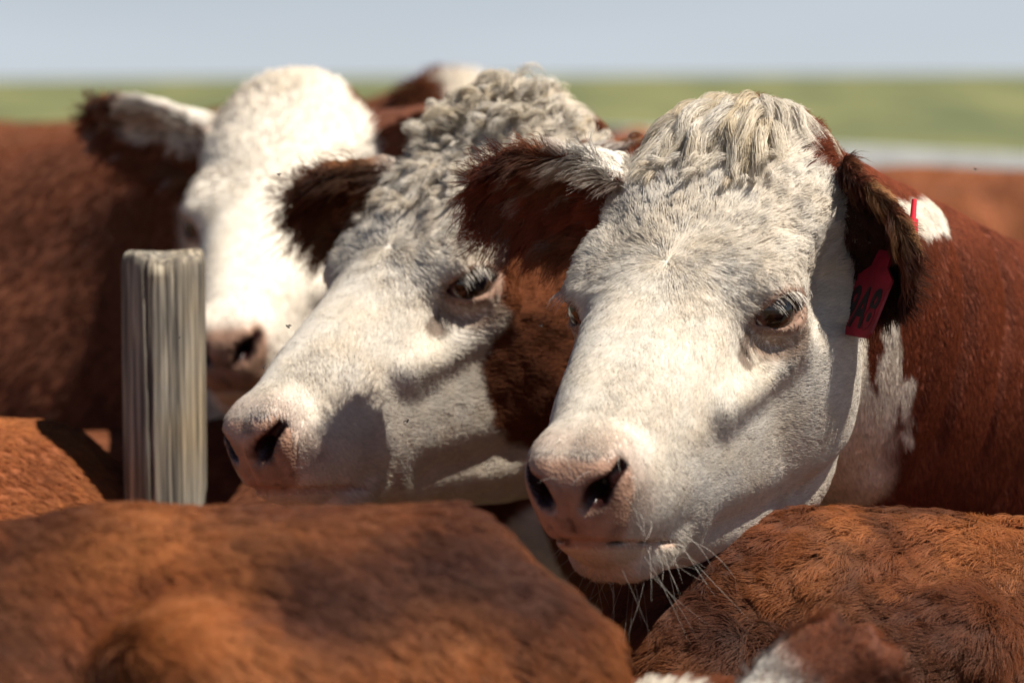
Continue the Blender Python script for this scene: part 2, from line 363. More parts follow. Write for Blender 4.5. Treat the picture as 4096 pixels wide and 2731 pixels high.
HY = np.array([1, .915, 1])      # a slightly shorter face
class Cow:
    """one animal: body frame (feet centre, heading), head pose (origin, columns left/forward/up), ear poses"""
    def __init__(s, feet, heading, scale=1.0, head_o=None, head_R=None, head_s=1.0, ears=None, bulk=1.0, low=1.0):
        s.feet = np.array([feet[0], feet[1], 0.0]); f = unit(np.array([heading[0], heading[1], 0.0]))
        s.B = np.stack([f, np.array([-f[1], f[0], 0]), np.array([0, 0, 1.0])], 1); s.k = scale; s.bulk = bulk; s.low = low
        if head_o is None:
            fw = unit(f*.75+np.array([0, 0, -.66])); upv = unit(f*.66+np.array([0, 0, .75]))
            head_R = np.stack([np.cross(upv, fw), fw, upv], 1); head_o = s.bw((1.02, 0, 1.27)); head_s = scale
        s.o = np.array(head_o); R = np.array(head_R, float); u, _, vt = np.linalg.svd(R); s.R = u@vt; s.hs = head_s
        s.disp = None; s.neck_mid = None
        if ears is None:
            ears = []
            for sd in (1, -1):
                ears.append(dict(axis=s.R@np.array([sd*.92, -.35, -.12]), face=s.R@np.array([0, .85, -.45]), sd=sd))
        s.ears = []
        for e in ears:
            e = dict(e); e['base'] = s.hw((e['sd']*e.get('bx', .105), -.005+e.get('dy', 0), -.025+e.get('dz', 0))); e['root'] = s.hw((e['sd']*.07, .005+e.get('dy', 0), -.05+e.get('dz', 0))); e['fr'] = ear_frame(e['axis'], e['face'])
            e['len'] = e.get('length', .2)*s.hs; s.ears.append(e)
    def bw(s, q): return s.feet+s.B@(np.asarray(q, float)*s.k)
    def hw(s, q): return s.o+s.R@(np.asarray(q, float)*s.hs*HY)
    def hl(s, p): return ((p-s.o)@s.R)/(s.hs*HY)
    def bl(s, p): return ((p-s.feet)@s.B)/s.k
    def body_sdf(s, p):
        q = s.bl(p); q = np.stack([q[:, 0], np.abs(q[:, 1]), q[:, 2]], 1); w = s.bulk
        d = ell(q, (-.02, 0, .86), (.72, .33*w, .36*s.low))
        d = smin(d, ell(q, (.46, 0, .88), (.30, .25*w, .36)), .12)
        d = smin(d, ell(q, (-.56, 0, .96), (.31, .27*w, .28)), .10)
        d = smin(d, cone(q, (.50, 0, 1.16), (-.70, 0, 1.17), .11, .10), .12)
        d = smin(d, ell(q, (.40, 0, 1.10), (.24, .15*w, .19)), .08)
        d = smin(d, cone(q, (-.42, .20*w, 1.12), (-.52, .21*w, 1.08), .065, .07), .06)
        d = smin(d, ell(q, (-.80, .07, 1.04), (.09, .10, .14)), .08)
        d = smin(d, cone(q, (.52, .17, .70), (.54, .17, .34), .105, .058), .06)
        d = smin(d, cone(q, (.54, .17, .34), (.52, .17, .06), .052, .042), .02)
        d = smin(d, cone(q, (.53, .17, .05), (.55, .17, .045), .055, .052), .02)
        d = smin(d, cone(q, (-.62, .17, .85), (-.56, .18, .55), .17, .10), .07)
        d = smin(d, cone(q, (-.57, .18, .56), (-.75, .17, .43), .085, .058), .04)
        d = smin(d, cone(q, (-.75, .17, .43), (-.71, .17, .06), .055, .042), .02)
        d = smin(d, cone(q, (-.71, .17, .05), (-.68, .17, .045), .055, .052), .02)
        d = smin(d, cone(q, (-.87, 0, 1.12), (-.95, 0, .55), .026, .022), .02)
        d = smax(d, -q[:, 2]+.002, .01)
        return d*s.k
    def neck_sdf(s, p):
        k = s.k; m = s.neck_mid
        def chain(a, b, ra, rb, off):
            if m is None: return cone(p, a, b, ra, rb)
            mm = (a+b)/2+m; rm = (ra+rb)/2*off
            return smin(cone(p, a, mm, ra, rm), cone(p, mm, b, rm, rb), .05)
        d = chain(s.bw((.46, 0, 1.10)), s.hw((0, -.055, -.045)), .15*k, .088*s.hs, 1.0)
        d = smin(d, chain(s.bw((.58, 0, .92)), s.hw((0, -.02, -.12)), .21*k, .105*s.hs, 1.0), .08)
        d = smin(d, chain(s.bw((.66, 0, .74)), s.hw((0, .04, -.20)), .15*k, .060*s.hs, .9), .09)
        return d
    def sdf(s, p):
        d = s.neck_sdf(p); m = s.bl(p)[:, 0] < 1.0
        if m.any(): d[m] = smin(s.body_sdf(p[m]), d[m], .10*s.k)
        r = np.linalg.norm(p-s.hw((0, .2, -.1)), axis=1); m = r < .62*s.hs
        if m.any():
            pm = p[m]; dm = d[m]
            dm = smin(dm, head_sdf(s.hl(pm))*s.hs, .028*s.hs)
            for e in s.ears: dm = smin(dm, ear_sdf(pm, e), .014*s.hs)
            t = smooth(.50*s.hs, .62*s.hs, r[m]); d[m] = dm*(1-t)+d[m]*t
        if s.disp is not None:
            near = np.abs(d) < .06
            if near.any(): d[near] += s.disp(p[near])
        return d
    def skull_sdf(s, p): return head_sdf(s.hl(p))*s.hs
    def build_mesh(s, h_body, h_head, sphere=None, extra=None):
        c, rad = sphere if sphere else (s.hw((0, .18, -.1)), .46*s.hs)
        lo = np.array([-.98, -.40, -.01]); hi = np.array([.95, .40, 1.36])
        cs = np.array([s.bw((a, b, z)) for a in (lo[0], hi[0]) for b in (lo[1], hi[1]) for z in (lo[2], hi[2])])
        blo = np.minimum(cs.min(0), c-rad-.05); bhi = np.maximum(cs.max(0), c+rad+.05)
        V1, Q1, N1 = surface_nets(s.sdf, blo, bhi, h_body, clip=lambda P: np.linalg.norm(P-c, axis=1) > rad-.004)
        V2, Q2, N2 = surface_nets(s.sdf, c-rad-.03, c+rad+.03, h_head, clip=lambda P: np.linalg.norm(P-c, axis=1) < rad+.004)
        s.V = np.concatenate([V1, V2]); s.Q = np.concatenate([Q1, Q2+len(V1)]); s.N = np.concatenate([N1, N2])

def head_masks(hl, nl):
    """hl: points in the head frame, nl: normals in the head frame"""
    x = np.abs(hl[:, 0]); y = hl[:, 1]; z = hl[:, 2]
    zm = mouth_z(y)
    pad = smooth(.506, .528, y+.30*np.clip(z+.05, -.1, 0)+.12*np.clip(.05-x, 0, .05))*smooth(-.026, -.040, z)*smooth(zm-.012, zm-.004, z)*smooth(.082, .062, x+.35*np.clip(-.06-z, 0, .1))
    lips = smooth(.010, .004, np.abs(z-zm+.002))*smooth(.44, .47, y)
    e = np.stack([x, y, z], 1)-EYE_C; ea, eb, en = e@EYE_A, e@EYE_B, e@EYE_N
    lid = smooth(1.42, 1.08, np.sqrt((ea/.0365)**2+(eb/.0215)**2))*(en > 0)
    er = np.sqrt((ea/.034)**2+(eb/.026)**2)
    nos = smooth(.0035, .0015, nostril(np.stack([x*(1+.13*smooth(.40, .51, y)), y, z], 1)))*smooth(.566, .556, y)
    return pad, lips, lid, nos

# ------------------------------------------------------------------ coats
RED = np.array([.150, .046, .022]); DARKRED = np.array([.085, .028, .016]); ORANGE = np.array([.38, .135, .042])
WHITE = np.array([.81, .755, .675]); CREAM = np.array([.74, .63, .49]); PINK = np.array([.36, .215, .150]); PALEPINK = np.array([.56, .40, .33])
def lerp(a, b, t):
    t = np.asarray(t)[:, None]; return a*(1-t)+b*t
def in_view(P, N, margin=.14, back=-.35):
    x, y, z = proj(P); mx, my = PW*margin, PH*margin
    face = ((CAM-P)*N).sum(1)/np.linalg.norm(CAM-P, axis=1)
    return (x > -mx) & (x < PW+mx) & (y > -my) & (y < PH+my) & (face > back) & (z > .5)
def sample(V, Q, N, w, count):
    """count points spread over the quads by area times the weight of their corners"""
    a, b, c, d = (V[Q[:, i]] for i in range(4))
    area = .5*np.linalg.norm(np.cross(c-a, d-b), axis=1)*w[Q].mean(1)
    cs = np.cumsum(area); f = np.searchsorted(cs, rng.random(count)*cs[-1]); f = np.minimum(f, len(Q)-1)
    u, v = rng.random((2, count, 1)); wts = [(1-u)*(1-v), u*(1-v), u*v, (1-u)*v]
    P = sum(V[Q[f, i]]*wts[i] for i in range(4)); n = unit(sum(N[Q[f, i]]*wts[i] for i in range(4)))
    return P, n
def rows(v, n): return np.broadcast_to(np.asarray(v, float), (n,)) if np.ndim(v) < 1 else v
def strands(P, N, comb, length, lift, K=5, clump=.5, cell=.012, swirl=.25, swirl_scale=.05, wave=0., wfreq=1.0, spread=.15, grav=0., seed=1, root_in=.0):
    n = len(P); length = rows(length, n); lift = rows(lift, n); clump = rows(clump, n); wave = rows(wave, n)
    C = comb+nvec(P, swirl_scale, seed)*rows(swirl, n)[:, None]
    cen, idn = voronoi(P, cell, seed)
    jit = np.stack([hrand(idn, k)-.5 for k in (1, 2, 3)], 1)
    C = C+jit*(rows(swirl, n)*1.1)[:, None]+rng.normal(size=(n, 3))*spread
    D = unit(C-N*(C*N).sum(1, keepdims=True)); X = np.cross(D, N)
    L = length*(.75+.5*hrand(idn, 4))*rng.uniform(.75, 1.15, n)
    lf = lift*(.6+.8*hrand(idn, 5)); ph = hrand(idn, 6)*6.28+rng.normal(size=n)*.25
    off = cen-P; off = off-N*(off*N).sum(1, keepdims=True)
    ol = np.linalg.norm(off, axis=1, keepdims=True); off = off*np.minimum(1, (np.minimum(cell*.8, .38*L)[:, None])/np.maximum(ol, 1e-9))
    t = np.linspace(0, 1, K)[None, :, None]
    e = lambda a: a[:, None, None]
    pts = P[:, None]+N[:, None]*(.0004-root_in)+e(L)*(D[:, None]*(t*(1-.25*e(lf)*t))+N[:, None]*(e(lf)*(t-.55*t*t)))
    pts = pts+off[:, None]*e(clump)*t**1.4
    w = e(wave)*e(L)*t**.7
    pts = pts+w*(X[:, None]*np.sin(e(ph)+6.283*wfreq*t)+N[:, None]*.6*np.cos(e(ph)+6.283*wfreq*t)-N[:, None]*.6*np.cos(e(ph)))
    pts[:, :, 2] -= grav*L[:, None]*np.linspace(0, 1, K)[None]**2
    return pts, idn
def tint(col, idn, amt=.12):
    return col*(1+amt*(2*hrand(idn, 9)-1))[:, None]

# head fur: which way it lies, how long it is
def head_flow(cow, hl):
    x, y, z = hl.T; sx = np.tanh(x/.022)
    wh = np.array([0, .215, .012]); r = hl-wh; r[:, 2] *= .3; rad = unit(r)
    cheek = smooth(-.055, -.115, z)
    back = unit(np.stack([sx*.15, -.9+0*x, -.45+0*x], 1))
    nose = smooth(.33, .42, y)*(1-cheek)
    v = lerp(rad, unit(np.stack([sx*.7, .8+0*x, -.3+0*x], 1)), nose)
    v = lerp(v, back, cheek)
    lip = smooth(.42, .47, y)*smooth(-.06, -.09, z)
    v = lerp(v, unit(np.stack([sx*.5, -.2+0*x, -.9+0*x], 1)), lip)
    e = np.stack([np.abs(x), y, z], 1)-EYE_C; er = np.linalg.norm(e, axis=1)
    e[:, 0] *= np.sign(x); v = lerp(v, unit(e), smooth(.055, .03, er)*.8)
    return v@cow.R.T
def face_len(hl):
    x, y, z = np.abs(hl[:, 0]), hl[:, 1], hl[:, 2]
    l = lerp(np.array([.017]), np.array([.008]), smooth(.16, .33, y))[:, 0]
    l = l*(1-.25*smooth(-.05, -.10, z)*smooth(.0, .1, y)); l = l+.006*smooth(.40, .44, y)*smooth(-.135, -.16, z); l = l+.009*smooth(.07, -.0, y)*smooth(-.06, .0, z)
    return l

def ear_of(cow, P):
    d = np.stack([ear_sdf(P, e) for e in cow.ears], 1); k = d.argmin(1); return d.min(1), k
def classify(cow):
    """distance to skull and ears for every vertex near the head"""
    P = cow.V; r = np.linalg.norm(P-cow.hw((0, .2, -.1)), axis=1); m = r < .58*cow.hs
    dh = np.full(len(P), 9.); de = np.full(len(P), 9.); ek = np.zeros(len(P), int)
    dh[m] = cow.skull_sdf(P[m]); de[m], ek[m] = ear_of(cow, P[m])
    isear = m & (de < .005) & (dh > .006*cow.hs)
    ishead = m & ~isear & (dh < .020*cow.hs)
    return ishead, isear, ek

def base_coat(cow, red, p, n_, ishead, isear, patches=(), white_throat=True, poll_red=.03, throat_back=.08, cheek=None):
    """colour of the coat at points p (world)"""
    hl = cow.hl(p); x, y, z = np.abs(hl[:, 0]), hl[:, 1], hl[:, 2]
    wob = fbm(p, .05, 3, 3)*.016
    s = y+wob-poll_red+.10*smooth(.10, .05, x)*smooth(-.06, .0, z)+.26*np.clip(-.10-z, 0, .25)
    face = smooth(-.006, .006, s)
    if cheek: face = np.minimum(face, smooth(-.010, .010, y+wob-(cheek[0]+cheek[1]*np.clip(-z-.03, 0, .13)-.9*np.clip(-z-.21, 0, .2))+6*np.clip(z+.03, 0, 1)))
    face = np.where(np.linalg.norm(p-cow.hw((0, .2, -.1)), axis=1) < .62*cow.hs, face, 0)*smooth(.21, .17, x)
    redv = red[None]*(1+.18*fbm(p, .09, 8, 2))[:, None]
    if white_throat:
        b = cow.bl(p); th = smooth(-.01, .01, (-z-.30+wob*2)*1.0-.35*np.clip(-.12-y, 0, 1)); face = np.maximum(face, th*(np.abs(hl[:, 0]) < .2)*(z > -.43)*smooth(-throat_back-.03, -throat_back+.01, y+wob)*(y < .4))
    for q in patches:
        a, b2, ra, rb, val = q; d = cone(p, a, b2, ra, rb)+fbm(p, .03, 21, 3)*.010
        f = smooth(.004, -.004, d); face = face*(1-f)+val*f
    return face, redv

def cow_colours(cow, red, patches=(), **kw):
    P, N = cow.V, cow.N; ishead, isear, ek = classify(cow); cow.ishead, cow.isear, cow.ek = ishead, isear, ek
    face, redv = base_coat(cow, red, P, N, ishead, isear, patches, **kw)
    col = lerp(redv, WHITE[None]*np.array([1, .97, .93]), face)
    hl = cow.hl(P); nl = N@cow.R; pad, lips, lid, nos = head_masks(hl, nl)
    pad = pad*ishead; lips = lips*ishead; lid = lid*ishead
    skin = PINK[None]*(1+.28*fbm(P, .02, 5, 3))[:, None]
    skin = skin*(1-.55*smooth(.35, .8, fbm(P, .012, 77, 2)))[:, None]
    col = lerp(col, skin, np.maximum(pad, lips*.8)); col = lerp(col, np.array([[.30, .185, .135]]), np.clip(lid, 0, 1))
    col = np.where(isear[:, None], lerp(DARKRED[None]*1.1, red[None], .5+.5*noise(P, .05, 4)), col)
    col = lerp(col, np.array([[.030, .010, .009]]), nos*ishead)
    cow.pad, cow.lips, cow.lid = pad, lips, lid
    return col, pad

# ------------------------------------------------------------------ small parts shared by the herd
def eye_mats():
    m, n, l, b = new_mat('eyeball'); a = N_(n, 'ShaderNodeAttribute', attribute_name='tone'); l.new(a.outputs['Color'], b.inputs['Base Color'])
    b.inputs['Roughness'].default_value = .06; b.inputs['Specular IOR Level'].default_value = .6; b.inputs['Coat Weight'].default_value = .1; b.inputs['Coat Roughness'].default_value = .03
    return m
M_EYE = eye_mats()
def add_eye(cow, root, sd, lashes=True):
    mir = np.array([sd, 1, 1]); c = cow.hw(EYE_C*mir); r = EYE_R*cow.hs
    n_ = unit(cow.R@(EYE_N*mir)); a_ = unit(cow.R@(EYE_A*mir)); b_ = unit(cow.R@(EYE_B*mir))
    nu, nv = 40, 28; V = []; F = []
    for j in range(nv+1):
        th = math.pi*j/nv
        for i in range(nu):
            ph = 2*math.pi*i/nu; rr = r*(1+.05*max(0, math.cos(th))**6)
            V.append(c+rr*(n_*math.cos(th)+math.sin(th)*(a_*math.cos(ph)+b_*math.sin(ph))))
    for j in range(nv):
        for i in range(nu): F.append((j*nu+i, j*nu+(i+1) % nu, (j+1)*nu+(i+1) % nu, (j+1)*nu+i))
    V = np.array(V); d = (V-c)/r; ea, eb = d@a_, d@b_; en = d@n_
    q = np.sqrt(ea**2+eb**2); col = np.tile(np.array([.10, .045, .04]), (len(V), 1))
    col = np.where((q < .72)[:, None], np.array([.035, .015, .008]), col); col = np.where((q < .66)[:, None], np.array([.030, .014, .007]), col)
    col = np.where(((ea/.5)**2+(eb/.30)**2 < 1)[:, None], np.array([.002, .002, .003]), col)
    eye = mesh_obj('eye', V, F, M_EYE, root, cow.feet, cols={'tone': col})
    if lashes:
        n2 = 46; t = rng.uniform(-.7, .9, n2); ra = .0285*cow.hs
        ptsb = []
        row = rng.uniform(0, .003, n2)
        for k in range(n2):
            base = c-a_*ra*t[k]*1.1+b_*(.0200*cow.hs*(1-.8*t[k]**2)+row[k])+n_*(math.sqrt(max(0, 1-(t[k]*.9)**2-.3))*r*1.0+.006)
            ln = rng.uniform(.012, .025)*cow.hs; out = unit(n_*.75+b_*(.05-row[k]*60)+a_*(-.35-.35*t[k]*-1)+rng.normal(size=3)*.12)
            g = np.linspace(0, 1, 6)[:, None]
            ptsb.append(base+out*ln*g*.9+np.array([0, 0, -1.0])*ln*(.05*g+.65*g*g)*rng.uniform(.8, 1.2)+rng.normal(size=3)*.0006)
        hair_obj('eyelashes', np.array(ptsb), np.full(n2, .00022), np.tile(WHITE*1.1, (n2, 1)), np.tile(n_*.5+np.array([0, 0, .8]), (n2, 1)), M_FUR_WHITE, eye, cow.feet)

def locks(cow, roots, nrm, start, length, steps, curl, hairs, thick, stiff=.8, clear=.006, fall=.30, helix=0., hturns=2., taper=.5, frz=.035):
    """guide locks that bend over under their own weight and rest on the skull, each filled with hairs"""
    n = len(roots); P = roots.copy(); D = unit(start); pts = [P.copy()]; L = length/(steps-1)
    cax = unit(rng.normal(size=(n, 3))+np.cross(D, np.array([0, 0, 1.0]))*1.5); sgn = np.where(rng.random(n) < .5, -1., 1.)
    for k in range(1, steps):
        t = k/(steps-1)
        ang = (curl*sgn*(t**1.2)*rng.uniform(.8, 1.2, n))
        D = D*np.cos(ang)[:, None]+np.cross(cax, D)*np.sin(ang)[:, None]+cax*((cax*D).sum(1)*(1-np.cos(ang)))[:, None]
        D = unit(D+np.array([0, 0, -1.0])*fall*(1-stiff*(1-t))); P = P+D*L[:, None]
        d = cow.skull_sdf(P); bad = d < clear
        if bad.any():
            e = .004; Pb = P[bad]
            g = unit(np.stack([cow.skull_sdf(Pb+np.eye(3)[j]*e)-cow.skull_sdf(Pb-np.eye(3)[j]*e) for j in range(3)], 1))
            P[bad] += g*(clear-d[bad])[:, None]; Db = D[bad]; Db = Db-g*np.minimum(0, (Db*g).sum(1))[:, None]; D[bad] = unit(Db)
        pts.append(P.copy())
    G = np.stack(pts, 1)                                        # (n, steps, 3)
    T = unit(np.gradient(G, axis=1)); U = unit(np.cross(T, np.array([.31, .2, .93]))); W = np.cross(T, U)
    tt = np.linspace(0, 1, steps)
    if helix:
        ph = 6.283*hturns*tt[None]+rng.uniform(0, 6.28, (n, 1)); hs = helix*np.minimum(1, tt*3)[None]*rng.uniform(.7, 1.25, (n, 1))
        G = G+U*(hs*np.cos(ph))[:, :, None]+W*(hs*np.sin(ph))[:, :, None]
        T = unit(np.gradient(G, axis=1)); U = unit(np.cross(T, np.array([.31, .2, .93]))); W = np.cross(T, U)
    a = rng.uniform(0, 6.283, (n, hairs)); r = thick*np.sqrt(rng.random((n, hairs)))
    prof = np.interp(tt, [0, .25, .7, 1], [.9, 1, .8, taper])
    off = r[:, :, None, None]*prof[None, None, :, None]*(U[:, None]*np.cos(a+0)[:, :, None, None]+W[:, None]*np.sin(a)[:, :, None, None])
    frizz = np.cumsum(rng.normal(size=(n, hairs, steps, 3)), axis=2)*thick*frz+(rng.normal(size=(n, hairs, 1, 3))*thick*2.2*frz*8)*(tt**1.5)[None, None, :, None]
    H = G[:, None]+off+frizz
    short = rng.uniform(.7, 1.0, (n, hairs, 1)); idx = tt[None, None]*short*(steps-1); i0 = np.minimum(idx.astype(int), steps-2); fr = (idx-i0)[..., None]
    H = np.take_along_axis(H, i0[..., None], 2)*(1-fr)+np.take_along_axis(H, i0[..., None]+1, 2)*fr
    nn = unit(np.cross(T, np.cross(np.array([0, 0, 1.0])+0*T, T)))   # across the lock
    radial = (U[:, None]*np.cos(a)[:, :, None, None]+W[:, None]*np.sin(a)[:, :, None, None])[:, :, steps//2]
    sn = unit(radial*(r/thick)[:, :, None]+np.array([.1, -.25, .6]))
    return H.reshape(-1, steps, 3), sn.reshape(-1, 3)

# ------------------------------------------------------------------ dressing an animal
def face_fur(cow, root, count, rad, red, patches=(), lscale=1.0, cell=.010, clump=.6, swirl=.22, wave=.0, curly=0., kw={}, name='face_coat', K=5):
    V, Q, N = cow.V, cow.Q, cow.N
    hl = cow.hl(V); y = hl[:, 1]
    w = cow.ishead*(1-np.clip(cow.pad*1.15, 0, 1))*(1-.9*cow.lips)*(1-np.clip(cow.lid*.9, 0, 1))*in_view(V, N)
    x_ = np.abs(hl[:, 0])
    w = w*np.where((y > .535) & (x_ < .07) & (hl[:, 2] > -.105), .0, 1)
    w = w*np.clip(.011/np.maximum(face_len(hl), .004), .7, 2.2)
    P, n = sample(V, Q, N, w, int(count*FUR))
    h = cow.hl(P); comb = head_flow(cow, h)
    ln = face_len(h)*lscale*cow.hs
    fore = smooth(.30, .10, h[:, 1])*smooth(-.10, -.02, h[:, 2])            # woolly forehead
    ln = ln*(1+curly*1.2*fore)
    eyed = np.linalg.norm(np.stack([np.abs(h[:, 0]), h[:, 1], h[:, 2]], 1)-EYE_C, axis=1); ln = ln*(.35+.65*smooth(.036, .06, eyed))
    ln = ln*(1-.35*smooth(.47, .52, h[:, 1])*smooth(-.16, -.12, h[:, 2]))
    lf = .15+.42*fore
    pts, idn = strands(P, n, comb, ln, lf, K=K, clump=clump*(.08+.92*fore), cell=cell, swirl=swirl*(.10+1.25*fore), swirl_scale=.035, wave=(wave+.10*curly)*fore, wfreq=1.0, seed=11)
    face, redv = base_coat(cow, red, P, n, None, None, patches, **kw)
    wcol = lerp(WHITE[None], CREAM[None]*1.02, np.clip(.22+.30*smooth(-.13, -.22, h[:, 2])+.35*fbm(P, .03, 61, 2)+.25*smooth(.05, -.05, h[:, 1]), 0, 1))
    er = np.linalg.norm(np.stack([np.abs(h[:, 0]), h[:, 1], h[:, 2]], 1)-EYE_C-np.array([0.01, .012, -.008]), axis=1)
    wcol = lerp(wcol, np.array([[.36, .20, .12]]), .65*smooth(.050, .034, er))
    wcol = lerp(wcol, PALEPINK[None]*.85, .6*smooth(.045, .0, np.abs(h[:, 1]-.515))*smooth(-.01, -.03, h[:, 2])*smooth(-.125, -.10, h[:, 2]))
    hx = np.stack([np.abs(h[:, 0]), h[:, 1], h[:, 2]], 1); tc0 = EYE_C+EYE_N*.024+EYE_A*.032
    tear = smooth(.012, .002, cone(hx, tc0, tc0+np.array([-.010, .034, -.026]), .004, .006)+.006*noise(P, .008, 15))
    wcol = lerp(wcol, np.array([[.16, .10, .07]]), .8*tear)                        # tear stain
    spot = smooth(.004, -.003, np.minimum(np.linalg.norm(hx-np.array([.112, .235, -.100]), axis=1)-.007, np.linalg.norm(hx-np.array([.106, .262, -.128]), axis=1)-.005)+.004*noise(P, .006, 25))
    wcol = lerp(wcol, np.array([[.30, .27, .25]]), .55*spot)                       # grey skin spots
    wcol = wcol*(1-.55*smooth(1.16, 1.30, fbm(P, .014, 91, 2)))[:, None]          # flecks of dirt
    col = tint(lerp(redv, wcol, face), idn, .07)
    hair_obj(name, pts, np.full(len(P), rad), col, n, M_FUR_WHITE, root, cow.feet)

def ear_fur(cow, root, k, count, rad, red, white_top=0., dark=.5, length=.032, name='ear_hair', tip_orange=.4, white_at=.010, hollow_shade=0., lift=.55):
    V, Q, N = cow.V, cow.Q, cow.N; e = cow.ears[k]
    w = (cow.isear & (cow.ek == k))*1.0
    if w.sum() < 10: return
    P, n = sample(V, Q, N, w, int(count*FUR)); u, v, ww, t = ear_coords(P, e); a, b, c = e['fr']; s = e['len']/.2
    hw = np.interp(t, EAR_U, EAR_W)*s; inner = smooth(-.1, .4, n@c); edge = smooth(.45, .95, np.abs(v)/np.maximum(hw*e.get('wide', 1), .004))
    comb = a[None]*(.9)+b[None]*(np.sign(v)*(.25+.7*edge))[:, None]-c[None]*.15*(edge)[:, None]
    ln = (length*(.40+.75*inner+.35*edge))*s
    pts, idn = strands(P, n, comb, ln, lift*(1+.45*inner), K=7, clump=.8, cell=.013*s, swirl=.35, swirl_scale=.03, wave=.06, spread=.16, grav=.25, seed=31+k, root_in=.0)
    base = lerp(red[None]*1.1, DARKRED[None]*.9, np.clip(dark+.45*noise(P, .03, 9), 0, 1))
    base = lerp(base, np.array([[.33, .17, .075]]), tip_orange*smooth(.1, .7, noise(P, .022, 13)+.35*edge))
    base = lerp(base, DARKRED[None]*.45, hollow_shade*inner*(1-edge))  # shade inside the ear cup painted into the hair colour
    if white_top:
        up = (P-e['base']-np.outer(u, a))[:, 2]
        f = smooth(white_at, white_at+.014, up+.012*noise(P, .02, 7))*smooth(white_top, white_top-.18, t); base = lerp(base, WHITE[None]*1.05, f)
        g = smooth(.45, .7, noise(P, .018, 55))*inner*.6; base = lerp(base, np.array([[.5, .42, .36]]), g)
    hair_obj(name, pts, np.full(len(P), rad), tint(base, idn, .2), n, M_FUR, root, cow.feet)

def body_fur(cow, root, count, rad, red, patches=(), length=.010, lift=.3, cell=.010, clump=.5, swirl=.3, swirl_scale=.10, wave=0., kw={}, comb=None, where=None, orange=0., K=5, name='body_coat', spread=.15, grav=.1, dark_amt=0., seed=51, margin=.10, back=-.3, mat=None, dark_scale=.10):
    V, Q, N = cow.V, cow.Q, cow.N; b = cow.bl(V)
    w = (~cow.ishead & ~cow.isear)*in_view(V, N, margin, back)*1.0
    if where is not None: w = w*where(V)
    if w.sum() < 10: return
    P, n = sample(V, Q, N, w, int(count*FUR))
    cm = cow.B@np.array([-.85, 0, -.5]) if comb is None else np.asarray(comb, float)
    cm = np.tile(cm, (len(P), 1)) if cm.ndim == 1 else cm
    pts, idn = strands(P, n, cm, length, lift, K=K, clump=clump, cell=cell, swirl=swirl, swirl_scale=swirl_scale, wave=wave, spread=spread, grav=grav, seed=seed)
    face, redv = base_coat(cow, red, P, n, None, None, patches, **kw)
    if orange: redv = lerp(redv, ORANGE[None], orange*np.clip(.5+.8*fbm(P, .07, 71, 3), 0, 1))
    if dark_amt: redv = lerp(redv, DARKRED[None]*.6, dark_amt*smooth(-.6, .9, fbm(P, dark_scale, 83, 3)))  # random dark coat tone; on the lower left calf it stands in for shade
    wc = lerp(WHITE[None], CREAM[None], np.clip(.35+.4*fbm(P, .03, 61, 2), 0, 1))
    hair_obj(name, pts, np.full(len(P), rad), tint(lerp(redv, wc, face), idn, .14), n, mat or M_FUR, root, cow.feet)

def start_cow(cow, name, label, group, red, patches=(), cat='cow', **kw):
    root = empty(name, cow.feet); tag(root, label, cat, group)
    col, wet = cow_colours(cow, red, patches, **kw)
    mesh_obj('body', cow.V, cow.Q, M_HIDE, root, cow.feet, cols={'coat': col, 'wet': wet})
    return root

def surf(cow, px, py, r=30):
    """front-most surface point of the animal near a photograph pixel"""
    x, y, z = proj(cow.V); m = (np.abs(x-px) < r) & (np.abs(y-py) < r)
    i = np.where(m)[0]
    if len(i) == 0: return at(px, py, np.median(z))
    return cow.V[i[z[i].argmin()]]

